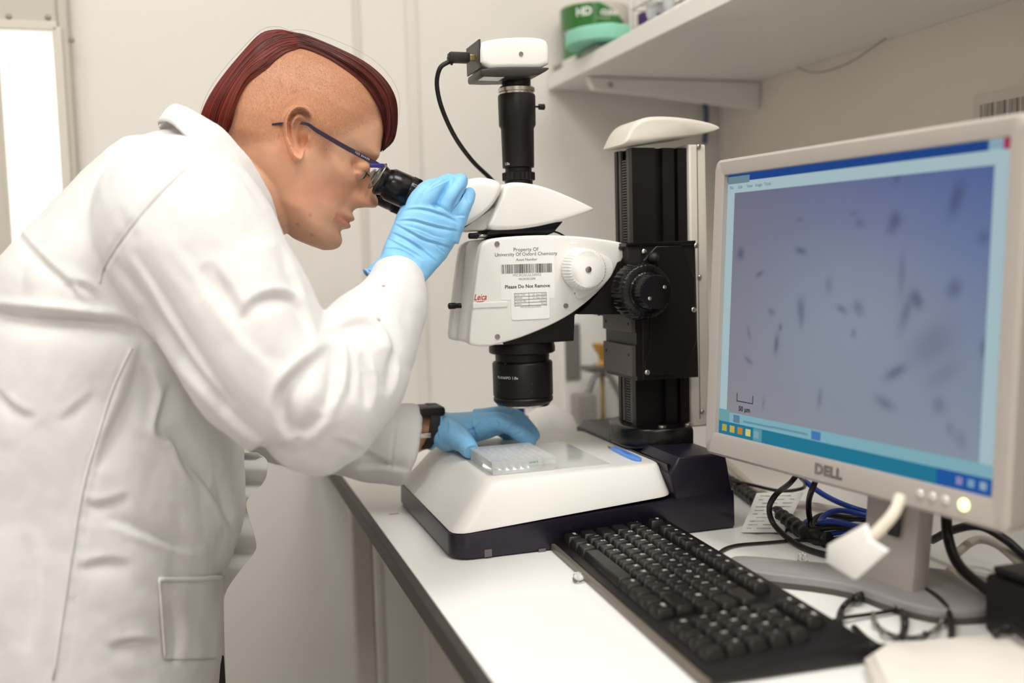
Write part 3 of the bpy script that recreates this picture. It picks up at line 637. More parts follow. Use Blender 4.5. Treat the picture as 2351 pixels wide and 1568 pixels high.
lid = mk('lid', *join(box((q0[0]-.001, q0[1]-.001, pz+.0136), (q1[0]+.001, q1[1]+.001, pz+.0146)), box((q0[0]-.001, q0[1]-.001, pz+.0075), (q1[0]+.001, q0[1]-.0002, pz+.0140)), box((q1[0]+.0002, q0[1]-.001, pz+.0075), (q1[0]+.001, q1[1]+.001, pz+.0140)), box((q0[0]-.001, q0[1]-.001, pz+.0075), (q0[0]-.0002, q1[1]+.001, pz+.0140))), m_frost, wp, smooth=False)
mk('pen_note', *on_plane(text2d('plate 4', .0035, .2), V(q0[0]+.047, q0[1]-.0012, pz+.0108), EX, EZ), mat('green_pen', (60, 170, 100), .5), lid, smooth=False)
# blue plastic scalpel
s0, s1 = W(1393, 1020, Z=BZ+.081), W(1469, 1054, Z=BZ+.081); dv = s1-s0; Ls = np.linalg.norm(dv); dv /= Ls; nv = np.cross(V(0, 0, 1), dv)
def flat(pts, z0, z1, b=.0006): return prism_z([tuple((s0+dv*a*Ls+nv*b_)[:2]) for a, b_ in pts], z0, z1, b)
scp = thing('scalpel', 'blue plastic scalpel lying on the white microscope base', 'scalpel', s0)
hw = .0052
mk('handle', *flat(chaikin([(.17, -.6*hw), (.3, -.75*hw), (.55, -hw), (.9, -hw), (1, -.5*hw), (1, .5*hw), (.9, hw), (.55, hw), (.3, .75*hw), (.17, .6*hw)], 2), BZ+.0781, BZ+.0815), mat('blue_plastic', (96, 148, 232), .35), scp, sharp=40)
mk('blade', *flat([(0, .001), (.10, -.0022), (.20, -.0018), (.20, .002), (.08, .0022)], BZ+.0786, BZ+.0792, .0001), m_brush, scp, smooth=False)
mk('grip_mark', *join(*[on_plane(text2d(t_, .006), s0+dv*Ls*k+V(0, 0, BZ+.08165-s0[2]), -dv, -nv) for t_, k in (('SWANN', .62),)]), mat('blue_emboss', (66, 112, 200), .4), scp, smooth=False)

# ------------------------------------------------------------------ monitor
MC = V(.55527, .76574, 1.15799); ya, ti = 1.43541, .05703
mu = V(math.cos(ya), -math.sin(ya), 0); mn = V(-math.sin(ya), -math.cos(ya), 0); mv = math.cos(ti)*V(0, 0, 1)-math.sin(ti)*mn; mn = np.cross(mu, mv)
if mn[0] > 0: mn = -mn
def MP(x, y, z=0): return MC+mu*x+mv*y+mn*z
def mbox(x0, x1, y0, y1, z0, z1, b=0.):
    v, f = box((x0, y0, z0), (x1, y1, z1), b); return np.array([MP(*p) for p in v]), f
def mprism(pts, z0, z1, b=.003):
    v, f = prism_z(pts, z0, z1, b); return np.array([MP(*p) for p in v]), f
mo = thing('monitor', 'silver computer monitor showing a blue microscope image beside the keyboard', 'monitor', (.56, .76, BZ))
SW, SH = .169, .135; bl_, br_, bt_, bb_ = .0165, .0165, .0165, .0235
# bezel: ring with hole
o_ = rrect(-SW-bl_, SW+br_, -SH-bb_, SH+bt_, .008, 5); i_ = rrect(-SW, SW, -SH, SH, .0005, 5)
rg = [np.c_[o_, np.full(len(o_), -.016)], np.c_[o_, np.full(len(o_), .003)], np.c_[inset(o_, .003), np.full(len(o_), .006)], np.c_[inset(i_, -.003), np.full(len(o_), .0055)], np.c_[inset(i_, -.0004), np.full(len(o_), .0045)], np.c_[i_, np.full(len(o_), -.001)]]
v, f = loft(rg, (False, False)); bez = mk('bezel', [MP(*p) for p in v], f, m_silver, mo, sharp=40)
r0, r1, r2 = rrect(-SW-bl_+.001, SW+br_-.001, -SH-bb_+.001, SH+bt_-.001, .008), rrect(-SW-.004, SW+.004, -SH-.006, SH+.004, .02), rrect(-.12, .12, -.10, .10, .02)
v, f = loft([np.c_[r0, np.full(len(r0), -.016)], np.c_[r0, np.full(len(r0), -.030)], np.c_[r1, np.full(len(r0), -.040)], np.c_[r2, np.full(len(r0), -.058)]])
mk('back_shell', [MP(*p) for p in v], f, m_black, mo, sharp=35)
# logo, buttons, power light
mk('maker_logo', *on_plane(text2d('DELL', .013, 0, .0006, space=1.05, sx=1.15), MP(.0, -SH-.0105, .0063), mu, mv), m_steel, bez, smooth=False)
for k in range(3):
    c = MP(.104+.0125*k, -SH-.0095, .0055); mk('button', *lathe(c, mn, [(0, .0042), (.0012, .0042), (.002, .003)], 16), mat('button_silver', (222, 216, 212), .25, metal=.3), bez)
mk('power_light', *lathe(MP(.1465, -SH-.0095, .0055), mn, [(0, .0050), (.0012, .0050), (.002, .0035)], 20), mat('power_light', (236, 255, 170), .3, emit=1.6), bez)
# screen picture
SCR = .66
def emat(name, rgb, s=None):
    s = s or SCR
    M = bpy.data.materials.new(name); M.use_nodes = True; nt = M.node_tree; nt.nodes.clear(); out = nt.nodes.new('ShaderNodeOutputMaterial'); em = nt.nodes.new('ShaderNodeEmission')
    em.inputs[0].default_value = (*lin(rgb), 1); em.inputs[1].default_value = s; nt.links.new(em.outputs[0], out.inputs[0]); return M
scr = mk('screen', *mbox(-SW, SW, -SH, SH, -.004, -.0005), emat('screen_backlit_pale', (196, 224, 232)), mo, smooth=False)
zc = -.0004
def ui(name, x0, x1, y0, y1, m_, par=None, z=zc): return mk(name, *mbox(x0, x1, y0, y1, z, z+.0002), m_, par or scr, smooth=False)
def picture():
    x0, x1, y0, y1 = -SW+.012, SW-.016, -SH+.024, SH-.019; nx, ny = 240, 190
    gx_, gy_ = np.meshgrid(np.linspace(x0, x1, nx), np.linspace(y0, y1, ny)); X_, Y_ = gx_.ravel(), gy_.ravel(); a = (X_-x0)/(x1-x0); b = (Y_-y0)/(y1-y0)
    c00, c10, c01, c11, cm = [np.array(lin(c)) for c in ((166, 160, 168), (160, 174, 192), (136, 134, 156), (96, 118, 182), (166, 178, 194))]
    A, B = a[:, None], b[:, None]; col = (c00*(1-A)+c10*A)*(1-B)+(c01*(1-A)+c11*A)*B
    k = np.exp(-(((a-.55)/.42)**2+((b-.42)/.4)**2))[:, None]; col = col*(1-.75*k)+cm*.75*k
    dark = np.array(lin((84, 92, 128)))
    for (px, py, rx, ry, rot_, dk) in specks:
        sx, sy = s2l(px, py); c_, s_ = math.cos(-rot_), math.sin(-rot_); dx, dy = X_-sx, Y_-sy; u_, w_ = (dx*c_+dy*s_)/(rx*.00062), (-dx*s_+dy*c_)/(ry*.00048)
        g_ = np.clip(.62*dk*np.exp(-(np.abs(u_)**2.4+np.abs(w_)**2.4)*.8), 0, 1)[:, None]; col = col*(1-g_)+dark*g_
    v = np.array([MP(p, q_, zc+.0001) for p, q_ in zip(X_, Y_)]); f = [(j*nx+i, j*nx+i+1, (j+1)*nx+i+1, (j+1)*nx+i) for j in range(ny-1) for i in range(nx-1)]
    M = bpy.data.materials.new('screen_picture'); M.use_nodes = True; nt = M.node_tree; nt.nodes.clear(); out = nt.nodes.new('ShaderNodeOutputMaterial'); em = nt.nodes.new('ShaderNodeEmission'); at_ = nt.nodes.new('ShaderNodeAttribute'); at_.attribute_name = 'tint'
    em.inputs[1].default_value = SCR; nt.links.new(at_.outputs['Color'], em.inputs[0]); nt.links.new(em.outputs[0], out.inputs[0])
    return mk('picture', v, f, M, scr, attr=col, smooth=False)
ui('title_bar', -SW, SW-.022, SH-.0075, SH, emat('ui_blue', (44, 84, 160))); ui('window_buttons', SW-.022, SW-.009, SH-.007, SH-.0008, emat('ui_pale', (160, 196, 220))); ui('close_button', SW-.009, SW, SH-.008, SH, emat('ui_red', (190, 70, 96)))
ui('title_panel', -SW+.001, -SW+.035, SH-.0095, SH-.002, emat('ui_grey_green', (126, 160, 170)), z=zc+.0003)
mk('menu_text', *join(*[on_plane(text2d(s_, .0045, align='LEFT'), MP(-SW+.004+i*.0135, SH-.0135, zc+.0004), mu, mv) for i, s_ in enumerate(('File', 'Edit', 'View', 'Image', 'Tools'))]), emat('ui_text', (90, 110, 130)), scr, smooth=False)
ui('status_bar', -SW, SW, -SH+.0135, -SH+.024, emat('ui_cyan_pale', (150, 204, 218)))
ui('taskbar', -SW, SW-.055, -SH, -SH+.0135, emat('ui_teal', (46, 140, 172)))
ui('taskbar_tray', SW-.055, SW, -SH, -SH+.0135, emat('ui_deep_blue', (44, 104, 186)))
ui('side_block', -SW, -SW+.017, -SH+.0135, -SH+.026, emat('ui_teal_pale', (128, 186, 196)), z=zc+.0002)
ui('status_button', -SW+.024, -SW+.034, -SH+.0145, -SH+.0225, emat('ui_slate', (110, 150, 176)), z=zc+.0003)
ui('task_window', -SW+.056, -SW+.069, -SH+.0005, -SH+.013, emat('ui_task', (110, 176, 190)), z=zc+.0002)
for k, c_ in enumerate(((214, 190, 90), (236, 196, 90), (226, 150, 70), (240, 232, 150), (150, 190, 200))):
    ui('icon', -SW+.006+.0128*k, -SW+.0135+.0128*k, -SH+.0035, -SH+.0105, emat('icon_%d' % k, c_), z=zc+.0004)
ui('help_icon', -.030, -.018, -SH+.0145, -SH+.0225, emat('ui_icon_blue', (86, 140, 210)), z=zc+.0003)
ui('status_text', -SW+.04, -SW+.085, -SH+.0165, -SH+.0185, emat('ui_text2', (120, 170, 190)), z=zc+.0003); ui('status_text', -.085, -.035, -SH+.017, -SH+.019, bpy.data.materials['ui_text2'], z=zc+.0003)
for k in range(3): ui('tray_icon', SW-.036+.011*k, SW-.030+.011*k, -SH+.004, -SH+.010, emat('tray_icon_%d' % k, ((170, 160, 210), (150, 190, 220), (170, 200, 220))[k]), z=zc+.0003)
# dark crystals in the picture (traced positions on the screen)
TLc, TRc, BRc, BLc = V(1673, 396), V(2328, 317), V(2285, 1140), V(1649, 1002)
def s2l(px, py):
    d = RT*((px-1175.5)/FPX)-UP*((py-784)/FPX)+FW; t = ((MC-CAMC)@mn)/(d@mn); p = CAMC+d*t-MC; return p@mu, p@mv
specks = [(2195, 455, 9, 26, .3, 1), (2055, 505, 10, 14, -.6, 1), (2045, 525, 8, 10, .6, .6), (1973, 512, 9, 8, .2, .6), (1838, 576, 11, 6, .2, 1), (1700, 582, 8, 12, .2, 1), (1743, 629, 9, 5, -.4, .8), (1970, 707, 8, 14, -.7, .7), (1932, 710, 10, 6, .4, .8), (2105, 688, 8, 16, -.5, 1), (2080, 715, 8, 30, .3, .7), (2190, 663, 10, 15, .7, .8), (2070, 630, 6, 34, 0, .5), (1838, 706, 8, 18, 0, .8), (1840, 735, 5, 14, .1, .6), (1782, 790, 5, 18, .1, 1), (1791, 752, 4, 7, 0, .9), (1718, 828, 10, 5, .5, .8), (1719, 765, 4, 14, -.4, .6), (2055, 855, 18, 9, -.5, .9), (2140, 790, 34, 26, -.6, .5), (2030, 925, 16, 9, .3, .7), (2155, 930, 9, 12, -.4, .6), (2262, 800, 7, 14, 0, .9), (1959, 765, 5, 8, 0, .6), (1881, 915, 4, 16, .1, .6), (2258, 545, 8, 10, .3, .7), (1770, 716, 8, 7, .2, .6), (1902, 655, 7, 14, 0, .5), (2060, 400, 7, 14, .2, .7), (1960, 490, 7, 5, 0, .5), (2205, 1010, 8, 14, -.4, .4), (2180, 985, 6, 10, -.2, .4), (2165, 860, 26, 14, -.6, .35), (1752, 925, 3, 12, .1, .5), (1836, 505, 7, 4, 0, .5)]
pic = picture()
bx_, by_ = s2l(1710, 908)
mk('scale_bar', *join(mbox(bx_-.013, bx_+.013, by_-.0075, by_-.0065, zc+.0002, zc+.0004), mbox(bx_-.013, bx_-.012, by_-.007, by_+.001, zc+.0002, zc+.0004), mbox(bx_+.012, bx_+.013, by_-.007, by_+.001, zc+.0002, zc+.0004), on_plane(text2d('50 µm', .007, 0, .0003), MP(bx_, by_-.0145, zc+.0004), mu, mv)), emat('scale_bar_ink', (60, 62, 76)), pic, smooth=False)
# stand: neck with cable slot, base plate
def slot_ring(lo, hi, z0, z1): return None
nk0 = V(.583, .722, BZ+.012); 
nl, nr = .046, .046
ncx, ncy = .592, .738
def NP(a, b, c): return V(ncx, ncy, BZ)+V(mu[0], mu[1], 0)*a+V(-mn[0], -mn[1], 0)/np.linalg.norm(mn[:2])*b+V(0, 0, c)
def nbox(a0, a1, z0, z1, b0, b1, lean=.0, tp=.85):
    pts = []
    for z, k in ((z0, 1), (z1, tp)):
        for a, b in ((a0, b0), (a1, b0), (a1, b1), (a0, b1)): pts.append(NP(a*k, b-lean*(z-z0), z))
    return bevel(pts, [(3, 2, 1, 0), (4, 5, 6, 7), (0, 1, 5, 4), (1, 2, 6, 5), (2, 3, 7, 6), (3, 0, 4, 7)], .003)
stn = mk('stand_neck', *nbox(-.030, .030, .010, .20, -.010, .010, -.10, 1.05), m_silver, mo, sharp=40)
mk('cable_slot', *nbox(.002, .015, .058, .104, -.0114, -.008, -.10, 1.02), m_ink, stn, sharp=40)
bp0 = chaikin([(.495, .864), (.484, .836), (.490, .810), (.553, .752), (.560, .696), (.585, .655), (.66, .65), (.69, .70), (.65, .765), (.572, .802), (.515, .856)], 2)
mk('stand_base', *prism_z(bp0, BZ+.004, BZ+.013, .003), mat('grey_silver_plastic', (150, 146, 146), .4), mo, sharp=40)
mk('base_rim', *prism_z((bp0-bp0.mean(0))*1.006+bp0.mean(0), BZ+.0003, BZ+.0060, .001), m_darkgrey, mo, sharp=40)

# ------------------------------------------------------------------ keyboard
ka = W(1296, 1284, Z=BZ); kb_far_back = W(1535, 1232, Z=BZ); kc_ = W(1990, 1520, Z=BZ)
ky = (kb_far_back-kc_)[:2]; kL = np.linalg.norm(ky)+.004; ky /= np.linalg.norm(ky); kx = V(ky[1], -ky[0])   # ky: toward the far (left-hand) end, kx: toward the wall
kW = abs((kb_far_back-ka)[:2]@kx)
ko = V(*(kb_far_back[:2]-kx*kW), BZ)    # far front corner
def KP(a, b, z): # a along the length from the far (left-hand) end, b from the front edge
    q = ko[:2]-ky*a+kx*b; return V(q[0], q[1], BZ+z)
kbd = thing('keyboard', 'black computer keyboard on the bench in front of the monitor', 'keyboard', KP(kL/2, kW/2, 0))
m_key = mat('key_plastic', (28, 24, 22), .33, var=.08, spec=.4)
slope = lambda b: .009+.010*b/kW
def kslab(a0, a1, b0, b1, z0, z1f, bv=.002):
    pts = [KP(a, b, z0) for a, b in ((a0, b0), (a1, b0), (a1, b1), (a0, b1))]+[KP(a, b, z1f(b)) for a, b in ((a0, b0), (a1, b0), (a1, b1), (a0, b1))]
    return bevel(pts, [(3, 2, 1, 0), (4, 5, 6, 7), (0, 1, 5, 4), (1, 2, 6, 5), (2, 3, 7, 6), (3, 0, 4, 7)], bv)
mk('case', *kslab(0, kL, 0, kW, .002, lambda b: slope(b)), m_black, kbd, sharp=40)
mk('front_lip', *kslab(.0, kL, -.004, .004, .0005, lambda b: .0075, .001), mat('lip_grey', (104, 96, 86), .35), kbd, sharp=40)
U = .0178; m_leg = mat('key_print', (205, 202, 196), .5)
rows = [(.008, [('Ctrl', 1.25), ('', 1.25), ('Alt', 1.25), ('space', 5.5), ('Alt', 1.25), ('', 1.25), ('', 1.25), ('Ctrl', 1.25)]),
        (.008+U, [('', 1.25)]+[(c, 1) for c in '\\ZXCVBNM,./']+[('', 2.0)]),
        (.008+2*U, [('', 1.75)]+[(c, 1) for c in "ASDFGHJKL;'#"]+[('', 1.25)]),
        (.008+3*U, [('', 1.5)]+[(c, 1) for c in 'QWERTYUIOP[]']+[('', 1.5)]),
        (.008+4*U, [(c, 1) for c in "`1234567890-="]+[('', 2)]),
        (.008+5*U+.007, [('Esc', 1), (None, .75)]+[('F%d' % i, 1) for i in range(1, 5)]+[(None, .4)]+[('F%d' % i, 1) for i in range(5, 9)]+[(None, .4)]+[('F%d' % i, 1) for i in range(9, 12)])]
kmesh = {}
def keycap(a, b, w, s_):
    g = .0006; key = round(w, 2); z0 = .006
    if key not in kmesh:
        W_ = w*U-g*2; t = .0024; rings = []
        for z, i_ in ((0, 0), (.006, .0003), (.0105, t), (.0112, t+.0006)):
            q = rrect(-W_/2+i_, W_/2-i_, -U/2+g+i_*.8, U/2-g-i_*.6, .0016, 3); rings.append(np.c_[q, np.full(len(q), z)])
        v, f = loft(rings); me = bpy.data.meshes.new('key'); me.from_pydata(v.tolist(), [], f); kmesh[key] = me
        bm = bmesh.new(); bm.from_mesh(me); bmesh.ops.recalc_face_normals(bm, faces=bm.faces); bm.to_mesh(me); bm.free()
        me.materials.append(m_key); me.polygons.foreach_set('use_smooth', [True]*len(me.polygons)); me.set_sharp_from_angle(angle=math.radians(35))
    o = bpy.data.objects.new('key', kmesh[key]); COL.objects.link(o); o.parent = kbd
    c = KP(a+w*U/2, b+U/2, slope(b+U/2)-.003); WL[o.name] = c; o.location = tuple(c-WL[kbd.name])
    o.rotation_euler = (0, 0, math.atan2(-ky[1], -ky[0]))
    if s_ and s_ != 'space':
        v, f = text2d(s_, .0062 if len(s_) == 1 else .0042, align='LEFT', offset=.0002)
        v = v+V(-w*U/2+.0042, .003, .01135); me = bpy.data.meshes.new('legend'); me.from_pydata(v.tolist(), [], f); me.materials.append(m_leg)
        l = bpy.data.objects.new('legend', me); COL.objects.link(l); l.parent = o
for b, ks in rows:
    a = .006
    for s_, w in ks:
        if s_ is not None: keycap(a, b, w, s_)
        a += w*U
a0 = .006+15*U+.006
for r_ in range(5):
    for c_ in range(4):
        s_ = ['0', '', '.', '', '1', '2', '3', '+', '4', '5', '6', '', '7', '8', '9', '-', '', '/', '*', ''][r_*4+c_]
        if a0+(c_+1)*U < kL-.003: keycap(a0+c_*U, .008+r_*U, 1, s_)
for c_ in range(3):
    if a0+(c_+1)*U < kL-.003: keycap(a0+c_*U, rows[5][0], 1, ('Ins', 'Del', 'End')[c_])
for a in (.012, kL-.02): mk('foot', *[x for x in kslab(a, a+.012, kW-.02, kW-.012, 0, lambda b: .004, .0005)], m_rubber, kbd, smooth=False)
# small clear beads lying on the bench
for n_, (a, b, lb) in enumerate(((1327, 1328, 'small clear glass bead on the bench in front of the keyboard'), (1843, 1284, 'small clear glass bead on the bench behind the monitor foot'))):
    p = W(a, b, Z=BZ+.004); mk('glass_bead', *lathe(V(p[0], p[1], BZ+.0002), (0, 0, 1), [(0, .003), (.001, .0052), (.004, .0055), (.008, .0042), (.0095, .0025), (.0095, .0015), (.003, .001)], 24), m_glass, label=lb, cat='bead', group='glass beads')

# ------------------------------------------------------------------ cables, papers and boxes around the monitor
m_cb = mat('cable_black', (30, 26, 26), .4); m_cw = mat('cable_beige', (214, 204, 190), .45); m_cblue = mat('cable_blue', (30, 66, 160), .35); m_cg = mat('cable_grey', (120, 114, 110), .45)
def cable(name, pts, r, m_, label, ripple=0, group=None, n=8):
    P = []
    for p in pts:
        if len(p) == 3: P.append(W(p[0], p[1], Z=BZ+max(p[2], r+.0008)))
        else: P.append(W(p[0], p[1], X=p[3]))
    s_ = tube(dense(np.array(P), r*.55), r, 12, sm=False, ripple=ripple) if ripple else tube(P, r, n)
    return mk(name, *s_, m_, label=label, cat='cable', group=group)
cable('thick_cable', [(1840, 1075, 0, .640), (1815, 1108, 0, .632), (1782, 1135, .05), (1766, 1168, .03), (1780, 1208, .012), (1830, 1250, .004), (1890, 1272, .004), (1960, 1285, .004)], .0032, m_cb, 'thick black cable curving down from behind the monitor onto the bench')
cable('power_cable', [(1884, 1080, 0, .635), (1868, 1115, .07), (1857, 1150, .045), (1860, 1192, .02), (1880, 1225, .006), (1950, 1262, .004), (2000, 1275, .004)], .0032, m_cb, 'black power cable hanging below the maker name of the monitor')
cable('network_cable', [(1826, 1080, 0, .70), (1850, 1106, 0, .70), (1895, 1138, 0, .70), (1955, 1165, .02), (2030, 1185, .01), (2100, 1200, .01)], .0034, m_cblue, 'bright blue network cable running behind the monitor')
cable('beige_cable', [(1640, 1035, .012), (1690, 1082, .008), (1740, 1125, .006), (1800, 1152, .006), (1880, 1163, .006), (1960, 1180, .006), (2030, 1205, .006)], .0044, m_cw, 'beige cable lying along the wall behind the microscope base')
cable('corrugated_hose', [(1660, 1098, .008), (1700, 1122, .008), (1740, 1152, .008), (1800, 1190, .008), (1850, 1222, .008), (1900, 1240, .008)], .0075, m_cb, 'black corrugated hose on the bench beside the microscope base', ripple=.22)
cable('thin_cable', [(1660, 1100, .02), (1720, 1112, .016), (1790, 1127, .014), (1840, 1122, .018), (1848, 1110, .03), (1838, 1095, .05)], .0022, m_cb, 'thin black cable looping under the monitor edge')
cable('keyboard_lead', [(1630, 1300, .004), (1650, 1270, .003), (1685, 1253, .002), (1760, 1246, .002), (1850, 1239, .002), (1920, 1240, .002)], .0018, m_cb, 'thin black lead running from the keyboard over the white bench')
for k in range(4):
    cc = W(1925+k*10, 1208+k*4, Z=BZ+.01); rx, ry = .048-.004*k, .034-.003*k; t_ = np.linspace(0, 2*np.pi, 22)
    P = np.c_[cc[0]+rx*np.cos(t_), cc[1]+ry*np.sin(t_), BZ+.006+.006*k+.003*np.sin(3*t_+k)]
    mk('coiled_cable', *tube(P, .0030, 8, 4), (m_cb, m_cblue, m_cb, m_cblue)[k], label=['black cable coil lowest in the bundle behind the white plug tag', 'blue cable coil low in the bundle behind the white plug tag', 'black cable coil upper in the bundle behind the white plug tag', 'blue cable coil topmost in the bundle behind the white plug tag'][k], cat='cable', group='coiled cables')
cable('white_video_cable', [(2068, 1140, 0, .50), (2052, 1178, 0, .49), (2020, 1215, 0, .48), (1985, 1248, 0, .47)], .0046, mat('cable_cream', (226, 216, 200), .45), 'thick cream cable dropping from the monitor to the white tag')
# white tag hanging on the cream cable
p_ = [W(a, b, X=.468) for a, b in ((1902, 1250), (1985, 1203), (1997, 1240), (2036, 1264), (1962, 1330), (1898, 1290))]
v0 = np.array(p_); v1 = v0+V(.003, .0, .0); v0 = v0-V(.001, 0, 0)
mk('cable_tag', *bevel(np.concatenate([v0, v1]), [tuple(range(6))[::-1], tuple(range(6, 12))]+[(i, (i+1) % 6, 6+(i+1) % 6, 6+i) for i in range(6)], .0006), mat('tag_white', (246, 244, 240), .5), label='crumpled white paper tag on the cream monitor cable', cat='tag', sharp=40)
# crumpled instruction leaflet
g = []; NX, NY = 10, 12
A, B, C_, D_ = V(1737, 1132), V(1845, 1130), V(1800, 1222), V(1700, 1222)
for j in range(NY):
    for i in range(NX):
        s_, t_ = i/(NX-1), j/(NY-1); p = (A*(1-s_)+B*s_)*(1-t_)+(D_*(1-s_)+C_*s_)*t_
        g.append(W(p[0], p[1], Z=BZ+.022*(1-t_)**1.3+.0015+.002*abs(math.sin(s_*7+t_*2))))
g = np.array(g); low = g-V(0, 0, .0005); fs = []
for j in range(NY-1):
    for i in range(NX-1): a = j*NX+i; fs += [(a, a+1, a+NX+1, a+NX), (a+NX*NY, a+NX*NY+NX, a+NX*NY+NX+1, a+NX*NY+1)]
lf = mk('leaflet', np.concatenate([g, low]), fs, m_label, label='white printed leaflet curling on the bench among the cables', cat='paper')
ln = []
for j in range(1, NY-1):
    for i in range(1, NX-2):
        if (i*7+j*3) % 4: a = g[j*NX+i]+V(0, 0, .0007); b = g[j*NX+i+1]+V(0, 0, .0007); ln.append(tube([a, b*.9+a*.1], .0004, 4, sm=False))
mk('print_lines', *join(*ln), mat('faint_print', (205, 204, 206), .6), lf)
# pale trunking along the wall behind the monitor
tk = thing('cable_trunking', 'pale plastic cable trunking along the wall behind the monitor', 'trunking', (.98, .9, BZ))
mk('channel', *box((.955, -.3, BZ+.0005), (XW-.001, 1.50, BZ+.062), .003), mat('trunking_plastic', (196, 188, 176), .45), tk, smooth=False)
mk('lid_strip', *box((.9525, -.3, BZ+.016), (.9549, 1.50, BZ+.048), .001), MATS['trunking_plastic'], tk, smooth=False)
# dark equipment behind the monitor foot at the right
eq = thing('power_brick', 'black power supply box on the bench right of the monitor foot', 'power supply', (.66, .60, BZ))
mk('box_body', *bevel(*box((.60, .50, BZ), (.78, .64, BZ+.05)), .006), m_blackmat, eq, sharp=35)
mk('box_lid', *bevel(*box((.605, .505, BZ+.0502), (.775, .635, BZ+.056)), .002), m_black, eq, sharp=35)
pc = thing('black_cabinet', 'tall black equipment case at the right edge behind the monitor', 'equipment case', (.86, .52, BZ))
mk('case_body', *bevel(*box((.80, .36, BZ), (.945, .66, BZ+.34)), .005), m_black, pc, sharp=35)
mk('case_front', *box((.796, .38, BZ+.02), (.7999, .64, BZ+.32), .001), m_blackmat, pc, smooth=False)
cable('heavy_cable', [(2172, 1150, 0, .64), (2176, 1230, .05), (2200, 1295, .03), (2260, 1350, .02), (2330, 1400, .012), (2400, 1440, .006)], .0048, m_cb, 'heavy black cable falling right of the monitor neck')
cable('arched_cable', [(2140, 1240, .02), (2190, 1216, .04), (2250, 1208, .05), (2310, 1240, .04), (2351, 1275, .03), (2420, 1320, .02)], .0042, m_cb, 'black cable arching under the lower right monitor corner')
cable('grey_cable', [(2190, 1275, .02), (2240, 1240, .03), (2290, 1250, .03), (2351, 1300, .02), (2420, 1350, .01)], .0042, m_cw, 'beige cable arching beside the black case')
cable('pale_flex', [(2180, 1310, .01), (2230, 1365, .008), (2290, 1410, .006), (2350, 1440, .006), (2420, 1470, .006)], .0042, m_cw, 'beige flex lying across the bench at the right edge')
def ring_cable(name, cx, cy, rx, ry, a0, a1, r, m_, label, extra=()):
    t_ = np.radians(np.linspace(a0, a1, 18)); pts = [(cx+rx*math.cos(a), cy+ry*math.sin(a), r+.001+.004*(i % 2)) for i, a in enumerate(t_)]
    cable(name, list(extra)+pts, r, m_, label, group='loose loops of cable')
ring_cable('loop_cable', 2035, 1420, 108, 66, 250, 30, .0026, m_cb, 'black cable loop curling on the white bench right of the keyboard')
ring_cable('loop_cable', 2002, 1432, 76, 66, 200, -120, .0030, m_cb, 'thick black cable loop lying between keyboard and monitor foot')
ring_cable('loop_cable', 2085, 1412, 80, 52, -60, 190, .0020, m_cg, 'thin grey cable loop crossing the black one right of the keyboard')
cable('trailing_cable', [(1930, 1340, .01), (1960, 1350, .006), (2010, 1356, .006), (2060, 1350, .008), (2120, 1352, .012), (2170, 1390, .012), (2185, 1440, .006), (2178, 1500, .003)], .0026, m_cb, 'black cable trailing in front of the monitor foot')
cable('edge_cable', [(1880, 1440, .012), (1930, 1420, .006), (1985, 1412, .004), (2060, 1400, .004), (2130, 1380, .006)], .0018, m_cb, 'thin black lead with a blue end beside the keyboard')
p = W(1870, 1436, Z=BZ+.016); mk('blue_end_cap', *lathe(V(p[0], p[1], p[2]), (.5, -.2, -.4), [(-.004, .002), (0, .0032), (.008, .0032), (.009, .002)], 12), mat('blue_cap', (40, 60, 210), .4), label='tiny blue plastic cap at the back edge of the keyboard', cat='bead')  # blue cap at the end of the thin black lead
cable('front_cable', [(1960, 1440, .004), (2000, 1475, .003), (2060, 1500, .003), (2120, 1497, .004), (2200, 1482, .006), (2290, 1478, .008), (2400, 1482, .008)], .0026, m_cb, 'black cable running along the white folder at the lower right')
# white folder at lower right foreground
fo = thing('white_folder', 'white plastic folder lying at the lower right of the bench', 'folder', (.5, .5, BZ))
fp = [W(a, b, Z=BZ)[:2] for a, b in ((1985, 1545), (2040, 1505), (2120, 1502), (2290, 1488), (2460, 1492), (2600, 1700), (2080, 1760))]
mk('cover', *prism_z(np.array(fp), BZ+.0002, BZ+.012, .003), mat('folder_white', (236, 230, 222), .4), fo, sharp=40)
mk('spine', *prism_z(np.array([W(a, b, Z=BZ)[:2] for a, b in ((1985, 1555), (2005, 1540), (2100, 1745), (2080, 1760))]), BZ+.0121, BZ+.014, .0006), mat('folder_spine', (214, 206, 198), .4), fo, sharp=40)
cable('short_lead', [(2280, 1455, .016), (2320, 1440, .02), (2351, 1462, .02), (2400, 1480, .018)], .0030, m_cb, 'black lead crossing the folder edge at the far right')

# ------------------------------------------------------------------ blurred things on the bench behind the microscope
YB = 1.60
def bw(px, py, y=YB): return W(px, py, Y=y)
m_bgw = mat('instrument_white', (226, 223, 218), .4); m_bgg = mat('instrument_grey', (120, 118, 116), .3)
a = bw(1292, 720); b = bw(1402, 880); t = thing('bench_instrument', 'white bench instrument with a grey screen behind the zoom body', 'instrument', (a[0], YB, BZ))
mk('housing', *bevel(*box((a[0], YB, BZ+.02), (b[0], YB+.10, a[2])), .01), m_bgw, t, sharp=40)
s0_, s1_ = bw(1282, 745), bw(1332, 870)
mk('display', *box((s0_[0]+.01, YB-.004, s1_[2]), (s1_[0], YB-.0002, s0_[2]), .002), m_bgg, t, smooth=False)
mk('foot', *box((a[0]+.005, YB+.01, BZ), (b[0]-.005, YB+.09, BZ+.0199), .004), m_bgg, t, smooth=False)
